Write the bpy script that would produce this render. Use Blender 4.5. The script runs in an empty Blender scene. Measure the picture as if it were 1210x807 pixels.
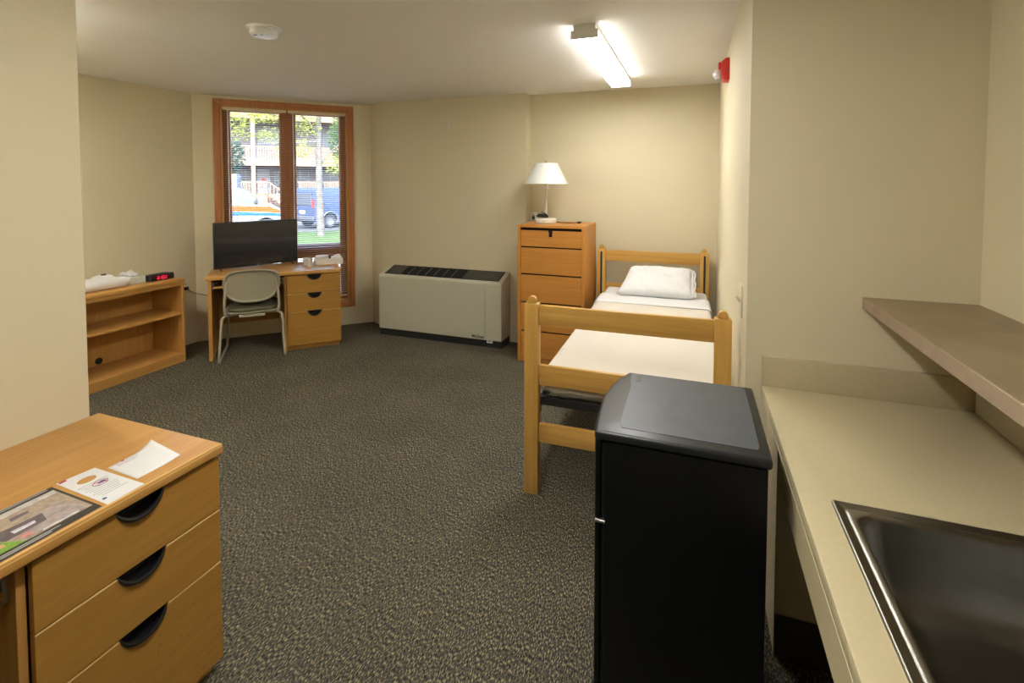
import bpy, bmesh, math, random
from mathutils import Vector, Matrix, noise
R = math.radians
scene = bpy.context.scene
COL = scene.collection

# ------------------------------------------------------------------ camera
cam_data = bpy.data.cameras.new('camera')
cam = bpy.data.objects.new('camera', cam_data)
COL.objects.link(cam)
YAW, PITCH, ROLL = -.3523, .0403, .0007
def cam_axes():
    cy, sy, cp, sp, cr, sr = math.cos(YAW), math.sin(YAW), math.cos(PITCH), math.sin(PITCH), math.cos(ROLL), math.sin(ROLL)
    B = Matrix(((1, 0, 0), (0, 0, -1), (0, 1, 0)))
    Rz = Matrix(((cy, -sy, 0), (sy, cy, 0), (0, 0, 1)))
    Rp = Matrix(((1, 0, 0), (0, cp, -sp), (0, sp, cp)))
    Rr = Matrix(((cr, -sr, 0), (sr, cr, 0), (0, 0, 1)))
    return Rr @ Rp @ B @ Rz
Mx = cam_axes()
rot = Matrix((Mx[0], -Mx[1], -Mx[2])).transposed()
cam.matrix_world = Matrix.Translation((0, 0, 1.52)) @ rot.to_4x4()
cam_data.sensor_width = 36
cam_data.lens = 584.58 / 1210 * 36
cam_data.shift_y = -(403.5 - 239.77) / 1210
cam_data.clip_start = .02
cam_data.clip_end = 300
scene.camera = cam

# ------------------------------------------------------------------ light
EXPOSURE = 2.65
LAMP_MAIN = 6.3
LAMP_EXTRA = 7.6  # strength of the two extra ceiling lights out of view
SKY = .55
SUN = 2.1
scene.view_settings.view_transform = 'Standard'
scene.view_settings.look = 'None'
scene.view_settings.gamma = 1
scene.view_settings.use_curve_mapping = False
scene.view_settings.exposure = EXPOSURE
world = bpy.data.worlds.new('world'); scene.world = world
world.use_nodes = True
wn = world.node_tree
sky = wn.nodes.new('ShaderNodeTexSky')
sky.sky_type = 'NISHITA'; sky.sun_disc = False; sky.sun_elevation = R(50); sky.sun_rotation = R(150)
sky.dust_density = 3
wn.links.new(sky.outputs[0], wn.nodes['Background'].inputs[0])
wn.nodes['Background'].inputs[1].default_value = SKY
sd = bpy.data.lights.new('sun', 'SUN'); sd.energy = SUN; sd.angle = R(1.0); sd.color = (1, .96, .9)
so = bpy.data.objects.new('sun', sd); COL.objects.link(so)
so.rotation_euler = Vector((-.35, .75, -.75)).to_track_quat('-Z', 'Y').to_euler()
so.location = (6, -6, 12)

# ------------------------------------------------------------------ materials
def mat(name, col, rough=.5, metal=0., spec=.5, bump=None, emit=None, coat=0., var=None, trans=0.):
    """bump=(scale, strength); var=(scale, amount) soft colour variation"""
    m = bpy.data.materials.new(name); m.use_nodes = True
    nt = m.node_tree; p = nt.nodes['Principled BSDF']
    p.inputs['Base Color'].default_value = (*col, 1)
    p.inputs['Roughness'].default_value = rough
    p.inputs['Metallic'].default_value = metal
    p.inputs['Specular IOR Level'].default_value = spec
    p.inputs['Coat Weight'].default_value = coat
    tc = nt.nodes.new('ShaderNodeTexCoord')
    if var:
        nz = nt.nodes.new('ShaderNodeTexNoise'); nz.inputs['Scale'].default_value = var[0]; nz.inputs['Detail'].default_value = 4
        nt.links.new(tc.outputs['Object'], nz.inputs['Vector'])
        r = nt.nodes.new('ShaderNodeValToRGB')
        r.color_ramp.elements[0].position = .3; r.color_ramp.elements[1].position = .7
        r.color_ramp.elements[0].color = (*[c * (1 - var[1]) for c in col], 1)
        r.color_ramp.elements[1].color = (*[min(1, c * (1 + var[1])) for c in col], 1)
        nt.links.new(nz.outputs['Fac'], r.inputs['Fac']); nt.links.new(r.outputs[0], p.inputs['Base Color'])
    if bump:
        nb = nt.nodes.new('ShaderNodeTexNoise'); nb.inputs['Scale'].default_value = bump[0]; nb.inputs['Detail'].default_value = 3
        nt.links.new(tc.outputs['Object'], nb.inputs['Vector'])
        bp = nt.nodes.new('ShaderNodeBump'); bp.inputs['Strength'].default_value = bump[1]; bp.inputs['Distance'].default_value = .004
        nt.links.new(nb.outputs['Fac'], bp.inputs['Height']); nt.links.new(bp.outputs[0], p.inputs['Normal'])
    if emit:
        p.inputs['Emission Color'].default_value = (*emit[0], 1)
        p.inputs['Emission Strength'].default_value = emit[1]
    return m

def wood(name, c1, c2, axis, rough=.38, contrast=1., fleck=0.):
    m = bpy.data.materials.new(name); m.use_nodes = True
    nt = m.node_tree; p = nt.nodes['Principled BSDF']; L = nt.links.new
    p.inputs['Roughness'].default_value = rough
    p.inputs['Specular IOR Level'].default_value = .4
    tc = nt.nodes.new('ShaderNodeTexCoord')
    mp = nt.nodes.new('ShaderNodeMapping')
    s = [48., 48., 48.]; s[axis] = 2.2
    mp.inputs['Scale'].default_value = s
    L(tc.outputs['Object'], mp.inputs['Vector'])
    n1 = nt.nodes.new('ShaderNodeTexNoise'); n1.inputs['Scale'].default_value = 1.; n1.inputs['Detail'].default_value = 5; n1.inputs['Distortion'].default_value = .6
    L(mp.outputs[0], n1.inputs['Vector'])
    mp2 = nt.nodes.new('ShaderNodeMapping'); s2 = [260., 260., 260.]; s2[axis] = 9.
    mp2.inputs['Scale'].default_value = s2
    L(tc.outputs['Object'], mp2.inputs['Vector'])
    n2 = nt.nodes.new('ShaderNodeTexNoise'); n2.inputs['Scale'].default_value = 1.; n2.inputs['Detail'].default_value = 2
    L(mp2.outputs[0], n2.inputs['Vector'])
    mx = nt.nodes.new('ShaderNodeMath'); mx.operation = 'MULTIPLY_ADD'; mx.inputs[1].default_value = .35
    L(n2.outputs['Fac'], mx.inputs[0]); L(n1.outputs['Fac'], mx.inputs[2])
    r = nt.nodes.new('ShaderNodeValToRGB')
    r.color_ramp.elements[0].position = .67 - .30 / contrast; r.color_ramp.elements[1].position = .67 + .28 / contrast
    r.color_ramp.elements[0].color = (*c2, 1); r.color_ramp.elements[1].color = (*c1, 1)
    L(mx.outputs[0], r.inputs['Fac'])
    out = r.outputs[0]
    if fleck:
        mp3 = nt.nodes.new('ShaderNodeMapping'); s3 = [55., 55., 55.]; s3[axis] = 110.
        mp3.inputs['Scale'].default_value = s3; mp3.inputs['Rotation'].default_value = (0, .5, 0)
        L(tc.outputs['Object'], mp3.inputs['Vector'])
        n3 = nt.nodes.new('ShaderNodeTexNoise'); n3.inputs['Scale'].default_value = 1.; n3.inputs['Distortion'].default_value = 2.
        L(mp3.outputs[0], n3.inputs['Vector'])
        rr = nt.nodes.new('ShaderNodeValToRGB'); rr.color_ramp.elements[0].position = .66; rr.color_ramp.elements[1].position = .7
        rr.color_ramp.elements[0].color = (0, 0, 0, 1); rr.color_ramp.elements[1].color = (fleck,) * 3 + (1,)
        L(n3.outputs['Fac'], rr.inputs['Fac'])
        mc = nt.nodes.new('ShaderNodeMix'); mc.data_type = 'RGBA'
        mc.inputs[7].default_value = (*[c * .55 for c in c2], 1)
        L(rr.outputs[0], mc.inputs[0]); L(out, mc.inputs[6]); out = mc.outputs[2]
    L(out, p.inputs['Base Color'])
    bp = nt.nodes.new('ShaderNodeBump'); bp.inputs['Strength'].default_value = .06; bp.inputs['Distance'].default_value = .002
    L(n2.outputs['Fac'], bp.inputs['Height']); L(bp.outputs[0], p.inputs['Normal'])
    return m

WALL = mat('wall_paint', (.665, .59, .405), .75, bump=(260, .12), var=(1.2, .015))
CEIL = mat('ceiling_paint', (.87, .85, .81), .85, bump=(140, .15))
M_ = {}
def trio(key, c1, c2, **k):
    for i, a in enumerate('xyz'): M_[key + '_' + a] = wood(key + '_' + a, c1, c2, i, **k)
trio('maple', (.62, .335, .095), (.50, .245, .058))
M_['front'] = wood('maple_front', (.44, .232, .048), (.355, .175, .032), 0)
M_['maple_fleck'] = wood('maple_fleck', (.44, .232, .048), (.365, .18, .034), 0, fleck=.6)
M_['edge'] = wood('edge_band_highlight', (.82, .58, .27), (.62, .37, .12), 0)  # pale drawer edge band; doubles as the painted highlight on the desktop edge
trio('cherry', (.60, .27, .06), (.49, .20, .036))
trio('oak', (.64, .375, .10), (.50, .27, .058), contrast=1.2)
trio('redwood', (.50, .205, .075), (.36, .125, .04), contrast=1.1)
M_['dark_wood'] = wood('dark_wood', (.20, .10, .035), (.13, .06, .02), 0)
BLACK = mat('black_plastic', (.008, .008, .01), .25, spec=.6)
BLACKM = mat('black_matte', (.012, .012, .013), .6)
DARK = mat('dark_void', (.01, .008, .006), .9)
GREYP = mat('dark_grey_plastic', (.05, .05, .052), .5)
WHITEP = mat('white_plastic', (.80, .79, .75), .35)
CREAMP = mat('cream_plastic', (.62, .57, .42), .45)
BEIGEM = mat('beige_enamel', (.50, .48, .375), .45, bump=(500, .05))
CHAIRP = mat('chair_plastic', (.36, .33, .24), .4, bump=(400, .08))
CHAIRM = mat('chair_metal', (.42, .385, .29), .35)
FABRIC = mat('chair_fabric', (.13, .125, .075), .95, bump=(600, .6), var=(250, .3))
METAL = mat('grey_metal', (.45, .45, .44), .35, metal=.9)
BRASS = mat('brass', (.45, .30, .12), .3, metal=.9)
STEEL = mat('brushed_steel', (.36, .355, .33), .31, metal=1., bump=(90, .02), var=(12, .08))
SHEET = mat('white_cotton', (.74, .74, .75), .9, bump=(120, .15))
TOWEL = mat('white_towelling', (.80, .78, .76), .95, bump=(350, .8))
PAPER = mat('white_paper', (.80, .80, .80), .6)
RED = mat('red_enamel', (.65, .03, .025), .4)
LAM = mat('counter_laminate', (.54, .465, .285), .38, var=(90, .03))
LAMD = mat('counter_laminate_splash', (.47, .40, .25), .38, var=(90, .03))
LEDGE = mat('ledge_laminate', (.25, .19, .11), .42, var=(9, .13))
LEDGEF = mat('ledge_laminate_edge', (.33, .245, .165), .45, var=(14, .10))
SLAT = mat('blind_slat', (.52, .43, .33), .4)
HEADR = mat('blind_headrail', (.74, .60, .38), .45)
FIXM = mat('fixture_enamel', (.86, .86, .83), .5)
TUBE = mat('fixture_lens', (.9, .9, .9), .4, emit=((1, .985, .95), LAMP_MAIN))
TUBE_EXTRA = mat('extra_fixture_lens', (.9, .9, .9), .4, emit=((1, .97, .9), LAMP_EXTRA))  # lens of the ceiling lights added out of view
SHADE = mat('lamp_shade_white', (.78, .78, .72), .3)
CERAM = mat('white_ceramic', (.82, .80, .76), .2)
BASEB = mat('rubber_base', (.055, .04, .032), .5)

def carpet():
    m = bpy.data.materials.new('carpet'); m.use_nodes = True
    nt = m.node_tree; p = nt.nodes['Principled BSDF']; L = nt.links.new
    p.inputs['Roughness'].default_value = .95; p.inputs['Specular IOR Level'].default_value = .15
    tc = nt.nodes.new('ShaderNodeTexCoord')
    mp = nt.nodes.new('ShaderNodeMapping'); mp.inputs['Rotation'].default_value = (0, 0, R(4)); mp.inputs['Scale'].default_value = (260, 80, 60)
    L(tc.outputs['Object'], mp.inputs['Vector'])
    n = nt.nodes.new('ShaderNodeTexNoise'); n.inputs['Scale'].default_value = 1.; n.inputs['Detail'].default_value = 2.5
    L(mp.outputs[0], n.inputs['Vector'])
    r = nt.nodes.new('ShaderNodeValToRGB')
    e = r.color_ramp.elements
    e[0].position = .34; e[0].color = (.018, .017, .016, 1)
    e[1].position = .47; e[1].color = (.062, .058, .049, 1)
    a = e.new(.56); a.color = (.113, .104, .080, 1)
    b = e.new(.63); b.color = (.35, .29, .15, 1)
    L(n.outputs['Fac'], r.inputs['Fac'])
    n2 = nt.nodes.new('ShaderNodeTexNoise'); n2.inputs['Scale'].default_value = 2.2; n2.inputs['Detail'].default_value = 3
    L(tc.outputs['Object'], n2.inputs['Vector'])
    mr = nt.nodes.new('ShaderNodeMapRange'); mr.inputs[1].default_value = .3; mr.inputs[2].default_value = .7; mr.inputs[3].default_value = .88; mr.inputs[4].default_value = 1.12
    L(n2.outputs['Fac'], mr.inputs[0])
    mul = nt.nodes.new('ShaderNodeMix'); mul.data_type = 'RGBA'; mul.blend_type = 'MULTIPLY'; mul.inputs[0].default_value = 1
    L(r.outputs[0], mul.inputs[6]); L(mr.outputs[0], mul.inputs[7])
    L(mul.outputs[2], p.inputs['Base Color'])
    bp = nt.nodes.new('ShaderNodeBump'); bp.inputs['Strength'].default_value = .5; bp.inputs['Distance'].default_value = .004
    L(n.outputs['Fac'], bp.inputs['Height']); L(bp.outputs[0], p.inputs['Normal'])
    return m
CARPET = carpet()

def glass(name='window_glass'):
    m = bpy.data.materials.new(name); m.use_nodes = True
    nt = m.node_tree; nt.nodes.remove(nt.nodes['Principled BSDF']); L = nt.links.new
    t = nt.nodes.new('ShaderNodeBsdfTransparent'); t.inputs[0].default_value = (.93, .95, .95, 1)
    g = nt.nodes.new('ShaderNodeBsdfGlossy'); g.inputs['Roughness'].default_value = .02
    f = nt.nodes.new('ShaderNodeFresnel'); f.inputs[0].default_value = 1.3
    mx = nt.nodes.new('ShaderNodeMixShader')
    L(f.outputs[0], mx.inputs[0]); L(t.outputs[0], mx.inputs[1]); L(g.outputs[0], mx.inputs[2])
    L(mx.outputs[0], nt.nodes['Material Output'].inputs[0])
    return m
GLASS = glass()

# ------------------------------------------------------------------ mesh helper
class MB:
    def __init__(s): s.v = []; s.f = []; s.sm = []
    def add(s, vs, fs, M=None, smooth=False):
        o = len(s.v)
        for v in vs:
            v = Vector(v)
            s.v.append(M @ v if M else v)
        for f in fs: s.f.append([o + i for i in f]); s.sm.append(smooth)
        return s
    def from_bm(s, bm, M=None, smooth=False):
        bm.verts.ensure_lookup_table(); bm.verts.index_update()
        s.add([v.co.copy() for v in bm.verts], [[v.index for v in f.verts] for f in bm.faces], M, smooth); bm.free(); return s
    def box(s, x0, x1, y0, y1, z0, z1, bev=.0015, seg=1, M=None):
        bm = bmesh.new()
        vs = [bm.verts.new((x, y, z)) for x in (x0, x1) for y in (y0, y1) for z in (z0, z1)]
        for f in ((0, 1, 3, 2), (4, 6, 7, 5), (0, 4, 5, 1), (2, 3, 7, 6), (0, 2, 6, 4), (1, 5, 7, 3)): bm.faces.new([vs[i] for i in f])
        if bev: bmesh.ops.bevel(bm, geom=bm.edges[:], offset=min(bev, .45 * min(abs(x1 - x0), abs(y1 - y0), abs(z1 - z0))), segments=seg, profile=.5, affect='EDGES')
        return s.from_bm(bm, M, seg > 1)
    def prism(s, pts, d0, d1, axis='z', holes=(), M=None, bev=0, seg=1):
        """pts 2-D outline; axis = extrusion axis; x->(y,z)  y->(x,z)  z->(x,y)"""
        def P(a, b, d): return {'x': (d, a, b), 'y': (a, d, b), 'z': (a, b, d)}[axis]
        bm = bmesh.new(); loops = []
        for lp in [pts] + list(holes):
            loops.append([bm.verts.new(P(a, b, d0)) for a, b in lp])
        ed = []
        for lp in loops:
            for i in range(len(lp)): ed.append(bm.edges.new((lp[i], lp[(i + 1) % len(lp)])))
        if holes: bmesh.ops.triangle_fill(bm, edges=ed, use_beauty=True)
        else: bm.faces.new(loops[0])
        fs = bm.faces[:]
        r = bmesh.ops.extrude_face_region(bm, geom=fs)
        nv = [g for g in r['geom'] if isinstance(g, bmesh.types.BMVert)]
        off = Vector(P(0, 0, d1 - d0))
        bmesh.ops.translate(bm, verts=nv, vec=off)
        bmesh.ops.recalc_face_normals(bm, faces=bm.faces[:])
        if bev:
            es = [e for e in bm.edges if len(e.link_faces) == 2 and e.calc_face_angle(0) > .6]
            bmesh.ops.bevel(bm, geom=es, offset=bev, segments=seg, profile=.5, affect='EDGES')
        return s.from_bm(bm, M, seg > 1)
    def tube(s, pts, r, n=10, M=None, closed=False, caps=True):
        pts = [Vector(p) for p in pts]; k = len(pts)
        rs = r if isinstance(r, (list, tuple)) else [r] * k
        vs, fs = [], []; prev = None
        for i, p in enumerate(pts):
            if closed: t = pts[(i + 1) % k] - pts[i - 1]
            else: t = pts[min(i + 1, k - 1)] - pts[max(i - 1, 0)]
            t.normalize()
            if prev is None:
                u = t.orthogonal().normalized()
            else:
                u = (prev - t * prev.dot(t))
                u = u.normalized() if u.length > 1e-6 else t.orthogonal().normalized()
            prev = u; w = t.cross(u)
            for j in range(n):
                a = 2 * math.pi * j / n
                vs.append(p + (u * math.cos(a) + w * math.sin(a)) * rs[i])
        for i in range(k if closed else k - 1):
            for j in range(n):
                a, b = i * n + j, i * n + (j + 1) % n
                i2 = (i + 1) % k
                fs.append((a, b, i2 * n + (j + 1) % n, i2 * n + j))
        if caps and not closed:
            fs.append(list(range(n))[::-1]); fs.append([(k - 1) * n + j for j in range(n)])
        return s.add(vs, fs, M, True)
    def lathe(s, prof, c=(0, 0, 0), n=32, M=None, sx=1, sy=1):
        vs, fs = [], []
        for r, z in prof:
            for j in range(n):
                a = 2 * math.pi * j / n
                vs.append((c[0] + r * sx * math.cos(a), c[1] + r * sy * math.sin(a), c[2] + z))
        for i in range(len(prof) - 1):
            for j in range(n):
                fs.append((i * n + j, i * n + (j + 1) % n, (i + 1) * n + (j + 1) % n, (i + 1) * n + j))
        if prof[0][0] > 1e-5: fs.append(list(range(n))[::-1])
        if prof[-1][0] > 1e-5: fs.append([(len(prof) - 1) * n + j for j in range(n)])
        return s.add(vs, fs, M, True)
    def loops(s, L, M=None, cap0=False, cap1=False):
        n = len(L[0]); vs = [p for l in L for p in l]; fs = []
        for i in range(len(L) - 1):
            for j in range(n): fs.append((i * n + j, i * n + (j + 1) % n, (i + 1) * n + (j + 1) % n, (i + 1) * n + j))
        if cap0: fs.append(list(range(n))[::-1])
        if cap1: fs.append([(len(L) - 1) * n + j for j in range(n)])
        return s.add(vs, fs, M, True)
    def build(s, name, material, parent=None, loc=None, rz=None, ang=35, M=None, fixn=True):
        me = bpy.data.meshes.new(name)
        me.from_pydata([tuple(v) for v in s.v], [], s.f)
        if fixn:
            bm = bmesh.new(); bm.from_mesh(me)
            bmesh.ops.remove_doubles(bm, verts=bm.verts[:], dist=1e-6)
            bmesh.ops.recalc_face_normals(bm, faces=bm.faces[:]); bm.to_mesh(me); bm.free()
        for p in me.polygons: p.use_smooth = True
        me.set_sharp_from_angle(angle=R(ang))
        me.materials.append(material)
        o = bpy.data.objects.new(name, me); COL.objects.link(o)
        if parent: o.parent = parent
        if loc is not None: o.location = loc
        if rz is not None: o.rotation_euler = (0, 0, rz)
        return o

def tag(o, label=None, cat=None, group=None, kind=None):
    if label: o['label'] = label
    if cat: o['category'] = cat
    if group: o['group'] = group
    if kind: o['kind'] = kind
    return o
def thing(name, label, cat, loc=(0, 0, 0), rz=0, group=None):
    o = bpy.data.objects.new(name, None); COL.objects.link(o)
    o.empty_display_size = .05; o.location = loc; o.rotation_euler = (0, 0, rz)
    return tag(o, label, cat, group)
def struct(o): o['kind'] = 'structure'; return o
def children_of(o): return [c for c in COL.objects if c.parent == o]
def copy_tree(o, parent=None):
    c = o.copy(); COL.objects.link(c); c.parent = parent
    for ch in children_of(o): copy_tree(ch, c)
    return c
def text_mesh(name, body, size, material, parent, M, depth=.0006, align='LEFT', bold=0.):
    cu = bpy.data.curves.new(name, 'FONT'); cu.body = body; cu.size = size; cu.extrude = depth; cu.align_x = align; cu.offset = bold
    t = bpy.data.objects.new(name, cu); COL.objects.link(t)
    dg = bpy.context.evaluated_depsgraph_get()
    me = bpy.data.meshes.new_from_object(t.evaluated_get(dg))
    COL.objects.unlink(t); bpy.data.objects.remove(t)
    me.transform(M); me.materials.clear(); me.materials.append(material)
    o = bpy.data.objects.new(name, me); COL.objects.link(o)
    if parent: o.parent = parent
    return o
def rrect(cx, cy, hx, hy, r, z, n=8):
    out = []
    for k, (sx, sy) in enumerate(((1, 1), (-1, 1), (-1, -1), (1, -1))):
        for i in range(n + 1):
            a = R(90 * k + 90 * i / n)
            out.append((cx + sx * (hx - r) + r * math.cos(a), cy + sy * (hy - r) + r * math.sin(a), z))
    return out
def rr2(cx, cy, hx, hy, r, n=6): return [(p[0], p[1]) for p in rrect(cx, cy, hx, hy, r, 0, n)]

# ------------------------------------------------------------------ room shell
ZC = 2.355
A = Vector((-4.44, 3.353, 0)); T = Vector((1, 1, 0)) / 2 ** .5; N = Vector((1, -1, 0)) / 2 ** .5   # window wall: along, towards room
SB = 1.6405
Bp = A + T * SB
def W(s_, off, z=0.): return A + T * s_ + N * off + Vector((0, 0, z))
MW = Matrix.Translation(A) @ Matrix(((T.x, -N.x, 0), (T.y, -N.y, 0), (0, 0, 1))).to_4x4()      # local x along wall, y outwards, z up
outA = A - N * .17; outB = Bp - N * .17
outline = [(-4.60, 1.0), (-4.60, A.y + .07), (outA.x, outA.y), (outB.x, outB.y), (-3.2, 4.75), (.35, 4.75), (.35, 2.15), (1.02, 2.15), (1.02, -2.15), (-2.1, -2.15), (-2.1, 1.0)]
struct(MB().prism(outline, -.12, 0).build('floor', CARPET))
struct(MB().prism(outline, ZC, ZC + .3).build('ceiling', CEIL))
struct(MB().prism([(-1.932, -2.0), (-1.932, 1.065), (-4.44, 1.065), (-4.44, 1.0), (-2.05, 1.0), (-2.05, -2.0)], 0, ZC, bev=.004).build('wall_left', WALL))
struct(MB().prism([(-4.44, 1.0), (-4.44, A.y), (outA.x, outA.y), (-4.60, A.y + .07), (-4.60, 1.0)], 0, ZC).build('wall_far_left', WALL))
WH = (.232, 1.392, .262, 2.262)     # hole in the window wall
hole = [(WH[0], WH[2]), (WH[1], WH[2]), (WH[1], WH[3]), (WH[0], WH[3])]
struct(MB().prism([(0, 0), (SB, 0), (SB, ZC), (0, ZC)], 0, .17, 'y', holes=[hole], M=MW).build('wall_window', WALL))
struct(MB().prism([(Bp.x, Bp.y), (-3.02, 4.39), (-1.475, 4.39), (-1.475, 4.515), (.189, 4.515), (.189, 4.7), (-3.2, 4.7), (outB.x, outB.y)], 0, ZC).build('wall_back', WALL))
struct(MB().prism([(.189, 2.002), (.32, 2.002), (.32, 4.7), (.189, 4.7)], 0, ZC).build('wall_right', WALL))
struct(MB().prism([(.189, 1.994), (1.0, 1.994), (1.0, 2.002), (.189, 2.002)], 0, ZC).build('wall_kitchen', WALL))
struct(MB().prism([(.867, -2), (1.0, -2), (1.0, 1.994), (.867, 1.994)], 0, ZC).build('wall_side', WALL))
struct(MB().prism([(-2.05, -2.1), (1.0, -2.1), (1.0, -2.0), (-2.05, -2.0)], 0, ZC).build('wall_front', WALL))
struct(MB().box(.262, .855, 1.74, 1.973, 0, .7405, 0).build('wall_under_counter', WALL))
struct(MB().box(.262, .855, 1.727, 1.7395, 0, .135, .003).build('baseboard_kitchen', BASEB))

# ------------------------------------------------------------------ window
win = struct(bpy.data.objects.new('window_1', None)); COL.objects.link(win); win.location = (0, 0, 0)
cs = MB(); cw = .062
o0, o1, p0, p1 = .170, 1.454, .196, 2.324
def casing_piece(mb, pts):  # mitred moulding piece: raised outer band with a stepped inner band
    mb.prism(pts, -.022, 0, 'y', M=MW, bev=.004, seg=2)
f0, f1, q0, q1 = o0 + cw, o1 - cw, p0 + cw, p1 - cw
for pts in ([(o0, p0), (o0, p1), (f0, q1), (f0, q0)], [(o1, p0), (f1, q0), (f1, q1), (o1, p1)], [(o0, p1), (o1, p1), (f1, q1), (f0, q1)], [(o0, p0), (f0, q0), (f1, q0), (o1, p0)]):
    casing_piece(cs, pts)
cs.build('casing', M_['redwood_z'], win)
jm = MB()
jm.box(WH[0] - .001, WH[0] + .012, -.016, .165, WH[2], WH[3], .001, M=MW)
jm.box(WH[1] - .012, WH[1] + .001, -.016, .165, WH[2], WH[3], .001, M=MW)
jm.box(WH[0], WH[1], -.016, .165, WH[3] - .012, WH[3] + .001, .001, M=MW)
jm.box(WH[0], WH[1], -.016, .165, WH[2] - .001, WH[2] + .014, .001, M=MW)
jm.build('jamb', wood('jamb_wood', (.55, .29, .07), (.42, .20, .05), 2), win)
MB().box(.775, .858, .05, .16, WH[2], WH[3], .003, M=MW).build('mullion', M_['redwood_z'], win)
MB().box(WH[0], .775, .05, .16, .765, .845, .003, M=MW).box(.858, WH[1], .05, .16, .765, .845, .003, M=MW).build('transom', M_['redwood_x'], win)
for (a0, a1) in ((.244, .775), (.858, 1.380)):
    for (c0, c1, nm) in ((.845, 2.25, 'upper_sash'), (.276, .765, 'lower_sash')):
        ol = [(a0, c0), (a1, c0), (a1, c1), (a0, c1)]
        w_, wb = (.045, .03)
        il = [(a0 + (.062 if a0 < .3 else .036), c0 + wb), (a1 - (.062 if a1 > 1.3 else .036), c0 + wb), (a1 - (.062 if a1 > 1.3 else .036), c1 - wb), (a0 + (.062 if a0 < .3 else .036), c1 - wb)]
        sh = MB().prism(ol, .085, .125, 'y', holes=[il], M=MW).build(nm, M_['redwood_z'], win)
        MB().box(il[0][0] - .003, il[1][0] + .003, .102, .107, il[0][1] - .003, il[2][1] + .003, 0, M=MW).build('pane', GLASS, sh)

def blind(s0, s1, label):
    b = thing('venetian_blind', label, 'window blind', tuple(W((s0 + s1) / 2, -.02, 2.24)), group='slatted blinds in the window')
    Mi = Matrix.Translation(-Vector(b.location)) @ MW
    zt, zb, y0, d = 2.255, .325, .012, .026
    MB().box(s0, s1, .004, .040, zt - .032, zt, .003, M=Mi).build('headrail', HEADR, b)
    mb = MB(); z = zt - .045; th = R(4)
    while z > zb + .015:
        ca, sa = math.cos(th) * d / 2, math.sin(th) * d / 2
        yc = y0 + .012
        prof = [(yc - ca, z - sa), (yc, z + .0016), (yc + ca, z + sa), (yc + ca, z + sa - .0005), (yc, z + .0011), (yc - ca, z - sa - .0005)]
        vs = [(s0 + .006, a, c) for a, c in prof] + [(s1 - .006, a, c) for a, c in prof]
        mb.add(vs, [(0, 1, 7, 6), (1, 2, 8, 7), (2, 3, 9, 8), (3, 4, 10, 9), (4, 5, 11, 10), (5, 0, 6, 11)], Mi)
        z -= .0216
    mb.build('slats', SLAT, b, fixn=False)
    MB().box(s0 + .004, s1 - .004, y0, y0 + .024, zb - .012, zb, .002, M=Mi).build('bottom_rail', HEADR, b)
    for q in (.13, .87):
        s_ = s0 + (s1 - s0) * q
        c = MB()
        for yy in (y0 - .001, y0 + .025): c.tube([(s_, yy, zt - .03), (s_, yy, zb)], .0007, 5, M=Mi)
        c.build('ladder_cord', HEADR, b)
    MB().tube([(s0 + .045, -.004, zt - .03), (s0 + .047, -.008, zt - .06), (s0 + .047, -.008, 1.05)], .0042, 8, M=Mi).build('tilt_wand', WHITEP, b)
    MB().tube([(s1 - .06, -.002, zt - .03), (s1 - .06, -.004, 1.35)], .0015, 6, M=Mi).lathe([(.001, .02), (.005, .012), (.006, 0), (.001, -.004)], W(s1 - .06, .004, 1.34) , 8, M=Matrix.Translation(-Vector(b.location))).build('pull_cord', HEADR, b)
    return b
blind(.246, .808, 'left slatted blind hanging in the window, behind the television')
blind(.822, 1.380, 'right slatted blind hanging in the window, above the white dishes')

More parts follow.
